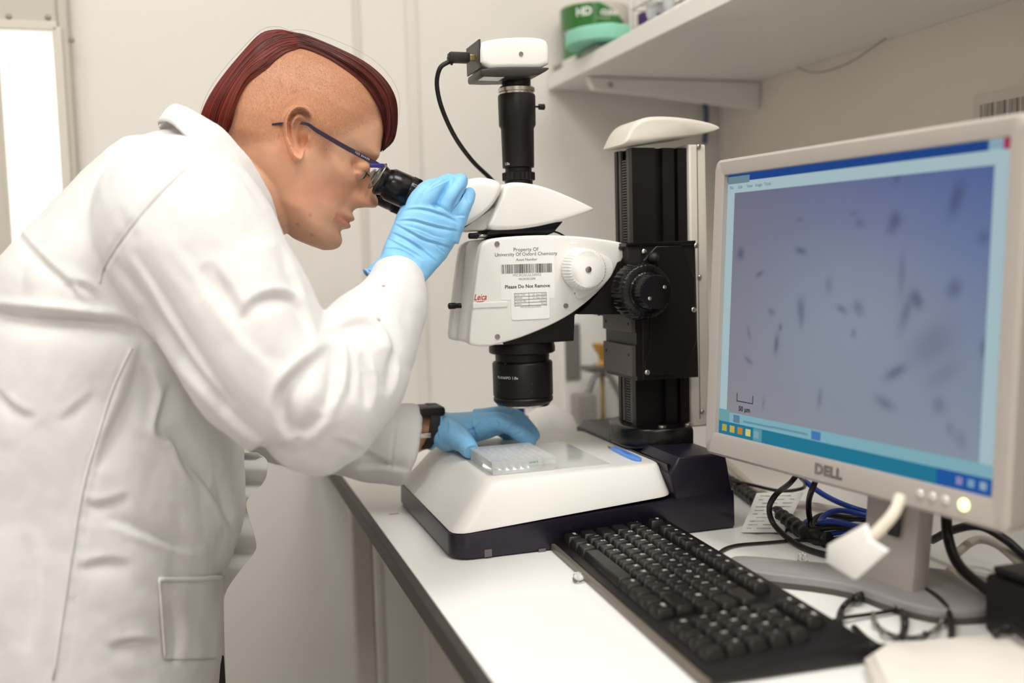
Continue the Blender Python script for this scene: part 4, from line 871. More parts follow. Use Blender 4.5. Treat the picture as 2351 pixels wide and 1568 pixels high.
# distillation glassware with an amber funnel
yb = 1.52; c = W(1383, 900, Y=yb); bt = V(c[0], yb, BZ)
gl = thing('glass_flask', 'tall clear glass bottle with an amber funnel behind the microscope column', 'glassware', bt)
h_ = lambda y: W(1383, y, Y=yb)[2]-BZ
mk('bottle', *lathe(bt, (0, 0, 1), [(.001, .0), (.001, .030), (.004, .034), (h_(960), .034), (h_(900), .030), (h_(870), .012), (h_(840), .011), (h_(838), .0135), (h_(834), .0135), (h_(834), .010), (h_(865), .010), (h_(900), .027), (h_(958), .031), (.006, .031), (.004, .0)], 32), m_glass, gl, sharp=50)
mk('funnel', *lathe(bt, (0, 0, 1), [(h_(828), .004), (h_(815), .006), (h_(800), .013), (h_(789), .0165), (h_(789), .0150), (h_(801), .0115), (h_(817), .004)], 28), mat('amber_glass', (190, 140, 50), .2, var=.1), gl, sharp=50)
mk('stopper', *lathe(bt, (0, 0, 1), [(h_(848), .007), (h_(838), .0085), (h_(830), .006)], 20), mat('amber_glass', (190, 140, 50), .2), gl)
mk('dip_tube', *lathe(bt, (0, 0, 1), [(.02, .004), (h_(838), .004)], 12), mat('yellow_tube', (214, 182, 96), .3), gl)
for k, (x0, x1) in enumerate(((1362, 1345), (1405, 1432))):
    mk('clamp_arm', *tube([W(1383, 848, Y=yb-.012), W(x0, 872, Y=yb-.02), W(x1, 930, Y=yb-.03), W(x1+(-4 if k == 0 else 8), 985, Y=yb-.03)], .005, 8), m_bgg, gl)
mk('clamp_plate', *bevel(*box(W(1342, 848, Y=yb)-V(0, .02, .004), W(1425, 836, Y=yb)+V(0, .02, 0)), .003), mat('clamp_dark', (96, 90, 86), .4), gl, sharp=40)
a, b = W(1318, 905, Y=1.48), W(1362, 990, Y=1.48)
mk('grey_block', *bevel(*box((a[0], 1.46, BZ), (b[0], 1.50, a[2])), .004), mat('block_grey', (150, 145, 139), .5), label='grey upright block behind the stage of the microscope', cat='block', sharp=40)
# crumpled tissue / bag and a blue wipe
cp_ = W(1255, 955, Y=1.42); sv, sf = lathe(V(cp_[0], 1.42, BZ+.0005), (0, 0, 1), [(0, .0), (.0, .048), (.02, .055), (.045, .05), (.07, .036), (.085, .015), (.09, .0)], 40)
sv = np.array([p+V(*(np.array(mnoise.noise_vector(Vector(p*38)))*.010))*(1 if p[2] > BZ+.004 else 0) for p in sv])
mk('crumpled_paper', sv, sf, mat('tissue_white', (232, 229, 224), .8), label='crumpled white paper bag behind the gloved left hand', cat='paper')
a = W(1195, 925, Y=1.36); mk('blue_bottle_cap', *lathe(V(a[0], 1.36, BZ+.0005), (0, 0, 1), [(0, .012), (a[2]-BZ-.02, .011), (a[2]-BZ-.018, .006), (a[2]-BZ+.004, .006), (a[2]-BZ+.005, .004)], 20), mat('deep_blue', (40, 62, 150), .4), label='small dark blue bottle behind the objective', cat='bottle', sharp=40)
for n_, (a, b, y_, c_, lb) in enumerate(((1345, 1000, 1.38, (196, 60, 50), 'small red vial behind the microscope base'), (1410, 990, 1.45, (40, 90, 150), 'small blue vial behind the microscope base'), (1305, 985, 1.40, (80, 150, 120), 'small green vial behind the crumpled paper'))):
    p = W(a, b, Y=y_); mk('vial', *lathe(V(p[0], y_, BZ+.0005), (0, 0, 1), [(0, .010), (.026, .010), (.030, .006), (.038, .006), (.0385, .004)], 18), mat('vial_%d' % n_, c_, .3), label=lb, cat='vial', sharp=40, group='vials')
#@@PART3
# ------------------------------------------------------------------ the person
YH = 1.131; KM = 1/2130.
person = thing('person', 'person in a white lab coat and blue gloves leaning over the microscope eyepieces', 'person', (-.25, YH, 0))
def gs(x, c, s): return np.exp(-((x-c)/s)**2)
# --- head: slices across the head's own vertical axis (u up, f forward, both in photo pixels; y sideways)
HO = (690., 330.); TA = math.radians(22); CT, STT = math.cos(TA), math.sin(TA)
def head_px(f, u): return HO[0]+f*CT+u*STT, HO[1]+f*STT-u*CT
def head_w(f, u, y):
    a, b = head_px(np.asarray(f, float), np.asarray(u, float)); return WA(a, b, YH)*np.array([1, 0, 1])+np.array([0, 1, 0])*(YH+np.asarray(y)[..., None]*KM)
TB = np.array([  # u, F, B, w, T(front taper)
 (208, 0, -62, 18, 0), (204, 42, -92, 48, 0), (196, 74, -120, 76, 0), (182, 104, -143, 101, .02), (160, 132, -165, 123, .03), (130, 154, -185, 139, .05), (90, 168, -202, 151, .08), (57, 174, -209, 155, .12),
 (37, 176, -211, 156, .14), (5, 166, -208, 155, .16), (-35, 158, -193, 150, .18), (-60, 158, -172, 144, .22), (-94, 166, -140, 134, .28), (-120, 170, -104, 126, .34), (-150, 163, -62, 116, .40), (-170, 167, -24, 104, .45), (-188, 167, 12, 86, .48), (-200, 158, 40, 60, .5), (-207, 138, 70, 30, .5)], float)[::-1]
def tabs(u):
    us = np.linspace(TB[0, 0], TB[-1, 0], 600); out = []
    for i in range(1, 5):
        y = np.interp(us, TB[:, 0], TB[:, i]); k = np.hanning(25); k /= k.sum(); y = np.convolve(np.pad(y, 12, 'edge'), k, 'valid'); out.append(np.interp(u, us, y))
    return out
NT = np.array([(57, 0), (20, 0), (5, 3), (-15, 18), (-36, 39), (-54, 57), (-64, 59), (-72, 53), (-80, 30), (-90, 9), (-102, 0)], float)[::-1]
def skull_y(f, u):
    F, B, w, T = tabs(u); a, c = (F-B)/2, (F+B)/2; ct = np.clip((f-c)/a, -.999, .999); cc = np.sign(ct)*np.abs(ct)**(1/.92)
    return w*np.sqrt(1-cc*cc)**.9*(1-T*np.maximum(cc, 0)**1.5)
NU, NTH = 200, 180
us = np.concatenate([np.linspace(-207, -203, 4), np.linspace(-201, 200, NU), np.linspace(202, 208, 5)]); th = np.linspace(0, 2*np.pi, NTH, endpoint=False)
rings = []
for u in us:
    F, B, w, T = [float(x) for x in tabs(u)]; a, c = (F-B)/2, (F+B)/2
    ct, st = np.cos(th), np.sin(th)
    f = c+a*np.sign(ct)*np.abs(ct)**.92; y = w*np.sign(st)*np.abs(st)**.9*(1-T*np.maximum(ct, 0)**1.5)
    fr = np.clip(ct*1.5, 0, 1); ay = np.abs(y)
    nose = np.interp(u, NT[:, 0], NT[:, 1]); sg = np.interp(u, [-95, -70, -40, 5], [34, 26, 20, 22])
    f = f+fr*nose*np.exp(-(ay/sg)**2)
    f = f+fr*(26*gs(u, -70, 13)*gs(ay, 27, 14))                       # wings of the nose
    f = f-fr*(14*gs(u, -82, 5)*gs(ay, 15, 7))                          # nostrils
    f = f+fr*np.exp(-(ay/46)**2)*(11*gs(u, -116, 9)-6*gs(u, -126, 3.5)+12*gs(u, -136, 9)-5*gs(u, -152, 9))
    f = f-fr*4*gs(u, -126, 4)*gs(ay, 46, 12)
    f = f+fr*np.exp(-(ay/40)**2)*6*gs(u, -178, 17)                     # chin
    f = f-fr*(22*gs(u, -6, 20)*gs(ay, 66, 28))+fr*7*gs(u, 30, 13)*gs(ay, 60, 34)   # eye sockets, brow
    f = f+fr*7*gs(u, -48, 24)*gs(ay, 88, 30)-fr*5*gs(u, -105, 22)*gs(ay, 62, 18)   # cheek, fold
    y = y+np.sign(y)*(6*gs(u, -40, 22)*gs(f, 95, 36)-6*gs(u, 8, 28)*gs(f, 105, 34)-5*gs(u, -105, 34)*gs(f, 80, 40)+4*gs(u, -150, 20)*gs(f, 10, 30))
    y = y-np.sign(y)*np.minimum(34*gs(u, -18, 17)*gs(f, -4, 13), ay*.5)
    rings.append(head_w(f, np.full_like(f, u), y))
head = loft(rings)
# upper eyelids / eyes
EY = (140., -12., 45.)
def sph(c, r, n=20, sx=(1, 1, 1)):
    t = np.linspace(0, np.pi, n); rr = [np.array([[np.sin(a)*np.cos(b), np.sin(a)*np.sin(b), np.cos(a)] for b in np.linspace(0, 2*np.pi, 2*n, endpoint=False)])*r*np.array(sx)+c for a in np.clip(t, .03, np.pi-.03)]
    return loft(rr)
lids = []
for s_ in (-1, 1):
    c = head_w(V(EY[0]-1), V(EY[1]+7), V(s_*EY[2]))[0]; lids.append(sph(c, .0119, 14, (1, 1.3, .80)))
    c = head_w(V(EY[0]-4), V(EY[1]-12), V(s_*EY[2]))[0]; lids.append(sph(c, .0108, 14, (1, 1.3, .55)))
# ear (near and mirrored far): relief over an outlined plate
EO = np.array([(673, 266), (654, 271), (640, 287), (634, 308), (636, 334), (644, 358), (653, 379), (664, 392), (675, 388), (680, 372), (686, 356), (694, 342), (694, 326), (697, 308), (700, 290), (692, 274)], float)
EO = chaikin(EO, 2); EC = np.array([672., 324.])
def ear(side):
    n = len(EO); rr = np.r_[np.linspace(0.02, 1, 22)]; rings = []; ang = np.arctan2(EO[:, 1]-EC[1], EO[:, 0]-EC[0])
    def ysurf(px, py, h): return YH+side*KM*(140+.34*np.maximum(700-px, 0)+h)
    for r in rr:
        p = EC+(EO-EC)*r; back = np.clip((EC[0]+16-p[:, 0])/28, 0, 1); up_ = np.clip((352-p[:, 1])/40, 0, 1)
        rim = np.clip(back+np.clip((300-p[:, 1])/18, 0, 1), 0, 1)
        h = 3+23*np.clip((702-p[:, 0])/36, 0, 1)**.8*(1 if r < .9 else 1)+19*gs(r, .90, .08)*rim+16*gs(r, .55, .10)*back*up_-12*gs(r, .74, .07)*rim
        cc = np.hypot((p[:, 0]-677)/13, (p[:, 1]-338)/22); h = h-46*np.exp(-cc**2)
        tr = np.hypot((p[:, 0]-693)/5, (p[:, 1]-338)/10); h = h+15*np.exp(-tr**2)
        lob = np.hypot((p[:, 0]-664)/12, (p[:, 1]-381)/12); h = h+5*np.exp(-lob**2)
        h = h-9*max(0, (r-.94)/.06)**2
        rings.append(WA(p[:, 0], p[:, 1], YH)*np.array([1, 0, 1])+np.array([0, 1, 0])*ysurf(p[:, 0], p[:, 1], h)[:, None])
    for r in (.97, .8, .5, .1):
        p = EC+(EO-EC)*r; h = np.full(n, -4.) if r > .9 else np.full(n, -9.-14*(.97-r))
        rings.append(WA(p[:, 0], p[:, 1], YH)*np.array([1, 0, 1])+np.array([0, 1, 0])*ysurf(p[:, 0], p[:, 1], h)[:, None])
    return loft(rings)
def ell(c, hv, hy, Y0=YH, n=40, p=.9):
    t = np.linspace(0, 2*np.pi, n, endpoint=False); ct, st = np.cos(t), np.sin(t); k = np.sign(ct)*np.abs(ct)**p; y = np.sign(st)*np.abs(st)**p*hy
    return WA(c[0]+hv[0]*k, c[1]+hv[1]*k, Y0)*np.array([1, 0, 1])+np.array([0, 1, 0])*(Y0+y)[:, None]
neck = loft([ell((665, 400), (78, 66), .048), ell((625, 418), (70, 92), .053), ell((590, 436), (62, 104), .056), ell((545, 458), (56, 104), .055), ell((490, 490), (54, 104), .058), ell((430, 530), (50, 105), .075), ell((360, 600), (70, 120), .13), ell((310, 700), (80, 70), .11)])
jaw = loft([ell((655, 420), (30, 60), .050), ell((690, 470), (30, 55), .046), ell((725, 510), (24, 40), .036)])
def tubeY(pts, n=28):
    P = np.array([W(a, b, Y=y) for a, b, y, r in pts]); return tube(P, [p[3] for p in pts], n, 6)
skel = [(470, 500, 1.27, .05), (560, 720, 1.31, .045), (620, 950, 1.315, .04)]
fore = [(620, 960, 1.315, .04), (760, 995, 1.28, .036), (900, 1005, 1.235, .027), (965, 990, 1.218, .024), (1000, 985, 1.212, .022)]
skinP, skinF = remesh([head, ear(-1), ear(1), neck, jaw, tubeY(skel), tubeY(fore)]+lids, .0014, 2, .5)
# colour of the skin: shaved scalp, lips, cheeks, ear, brow
q = PX(skinP); fu = np.stack([(q[:, 0]-HO[0])*CT+(q[:, 1]-HO[1])*STT, (q[:, 0]-HO[0])*STT-(q[:, 1]-HO[1])*CT], -1)
hx = [(503, 350), (530, 345), (560, 330), (600, 322), (640, 318), (660, 300), (690, 285), (715, 300), (735, 345), (745, 362), (756, 350), (762, 315), (800, 300), (840, 282), (868, 268), (905, 240), (905, 60), (440, 60), (440, 350)]
def inpoly(q, poly):
    poly = np.array(poly, float); c = np.zeros(len(q), bool); j = len(poly)-1
    for i in range(len(poly)):
        a, b = poly[i], poly[j]; cond = ((a[1] > q[:, 1]) != (b[1] > q[:, 1])) & (q[:, 0] < (b[0]-a[0])*(q[:, 1]-a[1])/(b[1]-a[1]+1e-9)+a[0]); c ^= cond; j = i
    return c
ed, _ = polydist(q, chaikin(np.array(hx, float), 1)); ins = inpoly(q, hx); sc_m = np.where(ins, np.clip(.5+ed/36, 0, 1), np.clip(.5-ed/36, 0, 1))
n1 = fbm(skinP, 700, 1, 2); n2 = fbm(skinP, 60, 1, 2)
tint = np.ones((len(skinP), 3))
tint *= 1+.05*n2[:, None]
hairc = np.array([.66, .57, .50])*(1-.22*np.clip((230-q[:, 1])/110, 0, 1))[:, None]; st = (sc_m*(1+.28*n1+.25*n2))[:, None]; tint = tint*(1-np.clip(st, 0, 1))+tint*hairc*np.clip(st, 0, 1)*(1+.16*n1[:, None])
def blush_or_warm(c, s, col, k): return np.clip(k*np.exp(-(((fu[:, 0]-c[0])/s[0])**2+((fu[:, 1]-c[1])/s[1])**2)), 0, 1)[:, None]*np.array(col)
tint *= 1-blush_or_warm((80, -80), (60, 40), (0, .09, .09), 1)-blush_or_warm((40, -130), (50, 40), (0, .09, .08), 1)-blush_or_warm((190, -65), (26, 20), (.0, .10, .10), 1)-blush_or_warm((138, -55), (46, 44), (0, .15, .20), 1)  # last term paints warmth on the cheek to offset blue bounce light; others blush
lp = (gs(fu[:, 1], -126, 11)*(fu[:, 0] > 135))[:, None]; tint *= 1-lp*np.array([.1, .36, .34])
er = np.exp(-(np.hypot((q[:, 0]-668)/30, (q[:, 1]-325)/55))**4)[:, None]; tint *= 1-er*np.array([0, .14, .18])
bw_ = (gs(fu[:, 1], 33, 6)*np.clip((fu[:, 0]-118)/20, 0, 1)*(fu[:, 0] < 176))[:, None]; tint *= 1-bw_*np.array([.45, .55, .6])*.8
sp = np.array([(712, 494), (683, 515), (716, 540)]);
for s_ in sp: tint *= 1-(np.exp(-((q[:, 0]-s_[0])**2+(q[:, 1]-s_[1])**2)/14)[:, None])*np.array([.12, .38, .34])
m_skin = mat('skin', (231, 177, 144), .46, var=.03, vscale=180, bump=.10, bscale=900, sss=.12, cattr='tint', spec=.4)
body = mk('body', skinP, skinF, m_skin, person, attr=tint)
# eyes
for s_ in (-1, 1):
    c = head_w(V(EY[0]-1), V(EY[1]-2), V(s_*EY[2]))[0]
    e = mk('eye', *sph(c, .0104, 18), mat('eye_white', (200, 188, 180), .12), body)
    fwd = head_w(V(EY[0]+32), V(EY[1]-4), V(s_*EY[2]))[0]-c; fwd /= np.linalg.norm(fwd)
    mk('iris', *lathe(c+fwd*.0092, fwd, [(0, .0058), (.0012, .005), (.0018, .002)], 20), mat('brown_iris', (70, 46, 30), .15), e)
# lashes and brow hairs on the near side
lash = []
for s_ in (-1, 1):
    for k in range(18):
        t_ = k/17; c = head_w(V(EY[0]+14-10*abs(t_-.4)), V(EY[1]+1+4*math.sin(t_*3)), V(s_*(EY[2]-24+50*t_)))[0]; d = head_w(V(EY[0]+32-14*abs(t_-.4)), V(EY[1]-6), V(s_*(EY[2]-24+56*t_)))[0]
        lash.append(tube([c, (c+d)/2+V(0, 0, -.0006), d], [.00016, .00013, .00005], 4, 2))
mk('eyelashes', *join(*lash), mat('lash_dark', (44, 28, 22), .5), body, kind='stuff')
# --- hair: strands over a shell, combed back and forward from the crown
Ob = [(700, 88), (661, 80), (634, 76), (598, 84), (558, 125), (511, 184), (479, 236), (465, 279), (478, 312), (500, 330)]
Ib = [(690, 124), (677, 126), (640, 141), (598, 176), (563, 200), (540, 236), (528, 271), (520, 300), (512, 322), (508, 334)]
Of = [(640, 84), (661, 82), (693, 87), (756, 115), (827, 151), (871, 188), (896, 228), (902, 271), (896, 319), (876, 342)]
If = [(668, 126), (677, 125), (700, 131), (740, 150), (790, 182), (826, 212), (850, 244), (867, 276), (875, 308), (875, 340)]
def hair_patch(O, I, n, name, seed, tone):
    O = spline(np.array(O, float), 8); I = spline(np.array(I, float), 8); S = len(O)
    fI = (I[:, 0]-HO[0])*CT+(I[:, 1]-HO[1])*STT; uI = (I[:, 0]-HO[0])*STT-(I[:, 1]-HO[1])*CT
    yb = np.nan_to_num(skull_y(fI, np.clip(uI, -200, 206)), nan=40.); yb = np.maximum(yb, 34)+5
    kern = np.hanning(13); kern /= kern.sum(); yb = np.convolve(np.pad(yb, 6, 'edge'), kern, 'valid')
    r_ = np.random.default_rng(seed)
    def pt(k, lift, ph, ds):
        # k in [-1, 1]: -1 far hairline, 0 silhouette, 1 near hairline
        a = abs(k); w_ = 1-np.cos(a*np.pi/2); yy = np.sin(a*np.pi/2)*yb*(-1 if k > 0 else 1)
        Pp = O+(I-O)*w_; nrm = (O-I); nrm = nrm/(np.linalg.norm(nrm, axis=1)[:, None]+1e-6)
        wv = ph+np.sin(np.linspace(0, 3.5, S)+ds*6)*2.2
        Pp = Pp+nrm*(lift+0*wv)[:, None]*(1-.6*w_)
        return Pp, yy, wv
    shell = []
    for k in np.linspace(-1, 1, 33):
        Pp, yy, _ = pt(k, np.full(S, -4.), 0, 0)
        shell.append(WA(Pp[:, 0], Pp[:, 1], YH)*np.array([1, 0, 1])+np.array([0, 1, 0])*(YH+yy*KM)[:, None])
    v, f = loft(shell, (False, False), closed=False)
    shell_o = mk(name, v, f, mat('hair_root', (40, 14, 13), .5), person)
    vs, fs, cols, nn = [], [], [], 0; t5 = np.arange(5)*2*np.pi/5
    NC = n//14; ck = r_.uniform(-1, 1.0, NC); cl = r_.uniform(-4, 5, NC); cd = r_.normal(0, 6, NC); cds = r_.uniform(0, 1, NC); ce = r_.uniform(0, .16, NC); cc_ = r_.uniform(.45, 1.25, NC)
    for i in range(n):
        g = i % NC; fly = r_.uniform() < .0006
        k = np.clip(ck[g]+r_.normal(0, .035), -1, 1.03); lift = (cl[g]+r_.normal(0, 1.4))*np.linspace(.3, 1, S)**.8; ds = cds[g]+r_.normal(0, .03)
        if fly: lift = lift+np.sin(np.linspace(0, 3.1, S))*r_.uniform(3, 30)*r_.uniform(.3, 1)
        a0 = int(r_.uniform(0, .35)*S) if r_.uniform() < .6 else 0; a1 = S-int(np.clip(ce[g]+r_.normal(0, .03), 0, .3)*S)
        Pp, yy, wv = pt(k, lift, 0, ds)
        yy = yy+np.linspace(0, 1, S)**1.5*cd[g]*2+np.sin(np.linspace(0, 5, S)+ds*9)*3
        tang = np.gradient(Pp, axis=0); tang /= np.linalg.norm(tang, axis=1)[:, None]+1e-9; side = np.c_[-tang[:, 1], tang[:, 0]]
        Pp = Pp+side*(np.sin(np.linspace(0, 4, S)+ds*11)*3.0*abs(k))[:, None]
        P3 = (WA(Pp[:, 0], Pp[:, 1], YH)*np.array([1, 0, 1])+np.array([0, 1, 0])*(YH+yy*KM)[:, None])[a0:a1:2]
        if len(P3) < 4: continue
        m_ = len(P3); rad = ((.00012 if fly else .0005)*r_.uniform(.6, 1.25))*np.sqrt(np.clip(1.0-np.linspace(0, 1, m_)**3*.93, .02, 1))
        T = np.gradient(P3, axis=0); T /= np.linalg.norm(T, axis=1)[:, None]+1e-12
        uu = np.cross(T, V(.2, 1, .1)); uu /= np.linalg.norm(uu, axis=1)[:, None]+1e-12; ww = np.cross(T, uu)
        R5 = P3[:, None]+rad[:, None, None]*(np.cos(t5)[None, :, None]*uu[:, None]+np.sin(t5)[None, :, None]*ww[:, None])
        vs.append(R5.reshape(-1, 3)); fs += [(nn+a*5+b, nn+a*5+(b+1) % 5, nn+(a+1)*5+(b+1) % 5, nn+(a+1)*5+b) for a in range(m_-1) for b in range(5)]; nn += m_*5
        c = np.array([1, 1, 1])*cc_[g]*r_.uniform(.6, 1.3)*np.array([1, r_.uniform(.8, 1.5), r_.uniform(.7, 1.2)]); cols.append(np.repeat((c[None]*np.linspace(.75, 1.2, m_)[:, None]), 5, 0))
    return mk('hair_strands', np.concatenate(vs), fs, mat('auburn_'+name, tone, .36, var=.1, spec=.5, cattr='tint'), shell_o, attr=np.clip(np.concatenate(cols), 0, 2.2), kind='stuff')
hair_patch(Ob, Ib, 4200, 'swept_back_hair', 11, (112, 34, 26)); hair_patch(Of, If, 4200, 'fringe_hair', 12, (88, 24, 22))
# shaved stubble on the near side of the head
vs, fs, nn = [], [], 0; idx = np.where((sc_m > .45) & ((vnorm(skinP, skinF)@FW) < .1) & (q[:, 1] < 345))[0]; Nn = vnorm(skinP, skinF); r_ = np.random.default_rng(5)
for i in r_.choice(idx, min(26000, len(idx)), replace=False):
    p = skinP[i]+r_.normal(0, .0006, 3); n_ = Nn[i]; d = n_*.45+V(.25, 0, -.75)+r_.normal(0, .2, 3); d /= np.linalg.norm(d); s_ = np.cross(d, n_); s_ /= np.linalg.norm(s_)+1e-9; L = r_.uniform(.0011, .0022); w_ = .00013
    vs += [p-s_*w_, p+s_*w_, p+n_*w_, p+d*L]; fs += [(nn, nn+1, nn+3), (nn+1, nn+2, nn+3), (nn+2, nn, nn+3)]; nn += 4
mk('stubble', np.array(vs), fs, mat('stubble_brown', (158, 112, 86), .45), body, smooth=False, kind='stuff')
# --- glasses
gls = thing('glasses', 'x', 'x', W(790, 335, Y=YH-.07)); del gls['label'], gls['category']
gls.parent = person; gls.location = tuple(WL['glasses']-WL['person'])
def gy(px): return YH-.0765+.010*max(0, (px-760)/110)
m_frm = mat('dark_frame', (44, 36, 58), .25, var=.15)
def strip(pts, h, th, m_, nm, par=gls):
    P = np.array([W(a, b, Y=y) for a, b, y in pts]); P = spline(P, 6); T = np.gradient(P, axis=0); T /= np.linalg.norm(T, axis=1)[:, None]; up_ = np.cross(T, V(0, 1, 0)); up_ *= np.sign(up_[:, 2:3])
    hh = np.interp(np.linspace(0, 1, len(P)), np.linspace(0, 1, len(h)), h)[:, None]/2
    rg = [np.array([p+u_*k-V(0, t2, 0) for k, t2 in ((h_[0], 0), (h_[0], th), (-h_[0], th), (-h_[0], 0))]) for p, u_, h_ in zip(P, up_, hh)]
    return mk(nm, *loft(rg), m_, par, sharp=40)
tm = strip([(624, 286, YH-.068), (650, 284, YH-.0725), (700, 284, gy(700)-.002), (730, 302, gy(730)), (790, 337, gy(790)), (850, 369, gy(850)), (872, 382, gy(872))], [.0022, .0026, .003, .0042, .0048, .0052, .0052], .0016, m_frm, 'temple_arm')
strip([(624, 286, YH+.070), (700, 284, YH+.079), (790, 337, YH+.077), (872, 382, YH+.068)], [.0022, .003, .0048, .0052], .0016, m_frm, 'temple_arm')
mk('hinge', *bevel(*box(W(858, 376, Y=gy(860)-.0022)-V(.004, .0012, .004), W(874, 384, Y=gy(860)-.0022)+V(.004, .0028, .004)), .0012), mat('blue_hinge', (40, 36, 120), .3), tm, sharp=40)
tdir = W(850, 369, Y=gy(850))-W(810, 348, Y=gy(810)); tdir /= np.linalg.norm(tdir); tup = np.cross(tdir, V(0, 1, 0)); tup *= np.sign(tup[2])
mk('temple_text', *on_plane(text2d('TED BAKER', .0030, space=1.2), W(831, 358.5, Y=gy(831))-V(0, .0022, 0), tdir, tup), mat('silver_print', (200, 196, 200), .4), tm, smooth=False)
ln0, ln1 = W(871, 384, Y=YH), W(838, 436, Y=YH); lup = ln0-ln1; LH = np.linalg.norm(lup); lup /= LH
for s_ in (-1, 1):
    c = (ln0+ln1)/2+V(0, s_*.033, 0); t_ = np.linspace(0, 2*np.pi, 40, endpoint=False)
    rim = np.array([c+V(0, 1, 0)*.0245*np.sign(np.cos(a))*abs(np.cos(a))**.75+lup*(LH/2)*np.sign(np.sin(a))*abs(np.sin(a))**.75 for a in t_])
    nrm = np.cross(V(0, 1, 0), lup)
    le = mk('lens', *loft([c+(rim-c)*.02+nrm*.0008, rim+nrm*.0006, rim-nrm*.0006, c+(rim-c)*.02-nrm*.0004]), mat('spectacle_lens', (240, 246, 250), .03, var=0., alpha=.10, spec=.8), gls, sharp=40)
    mk('rim', *tube(np.concatenate([rim, rim[:1]]), .0008, 6, 1, sm=False), m_brush, le)
mk('bridge', *tube([(ln0*.7+ln1*.3)+V(0, -.010, 0), (ln0*.75+ln1*.25)+V(.003, 0, .002), (ln0*.7+ln1*.3)+V(0, .010, 0)], .0011, 8), m_brush, gls)
# --- lab coat
def sec(cx, cy, hx_, hy_, w, p=.82): return ell((cx, cy), (hx_, hy_), w, YH, 56, p)
esec0 = lambda c, hv, Y, th: ell(c, hv, th, Y, 44, .9)
torso = loft([sec(200, 1960, 325, 0, .205), sec(195, 1568, 308, 0, .197), sec(200, 1300, 316, 0, .192), sec(226, 1130, 342, 10, .187), sec(235, 960, 322, 40, .182), sec(246, 825, 292, 80, .180), sec(266, 700, 262, 108, .180, .9), sec(312, 598, 222, 96, .180, .95), sec(372, 508, 182, 112, .165, .95), sec(432, 440, 150, 116, .140), sec(486, 408, 112, 108, .104), sec(520, 392, 96, 100, .080)])
up_arm = tubeY([(385, 455, 1.03, .062), (405, 500, .985, .076), (455, 580, .955, .078), (535, 700, .93, .070), (615, 845, .91, .066), (700, 925, .90, .064), (718, 950, .90, .055)])
fo_arm = tubeY([(700, 955, .90, .052), (725, 935, .90, .060), (790, 865, .915, .058), (850, 780, .95, .050), (890, 708, .985, .040), (905, 655, 1.015, .031), (912, 635, 1.03, .029)])
l_up = tubeY([(440, 480, 1.25, .066), (500, 600, 1.29, .068), (560, 780, 1.315, .062), (610, 930, 1.315, .056), (620, 960, 1.31, .048)])
l_fo = tubeY([(600, 960, 1.315, .046), (650, 975, 1.305, .050), (760, 1000, 1.27, .048), (850, 1018, 1.240, .047), (880, 1020, 1.23, .040)])
l_cuff = loft([esec0((800, 1008), (4, -90), 1.255, .046), esec0((870, 1018), (12, -90), 1.232, .047), esec0((938, 1025), (25, -93), 1.214, .048)])
cP, cF = remesh([torso, up_arm, fo_arm, l_up, l_fo, l_cuff, sph(W(722, 963, Y=.90), .051, 20)], .0028, 9, .5)
cN = vnorm(cP, cF)
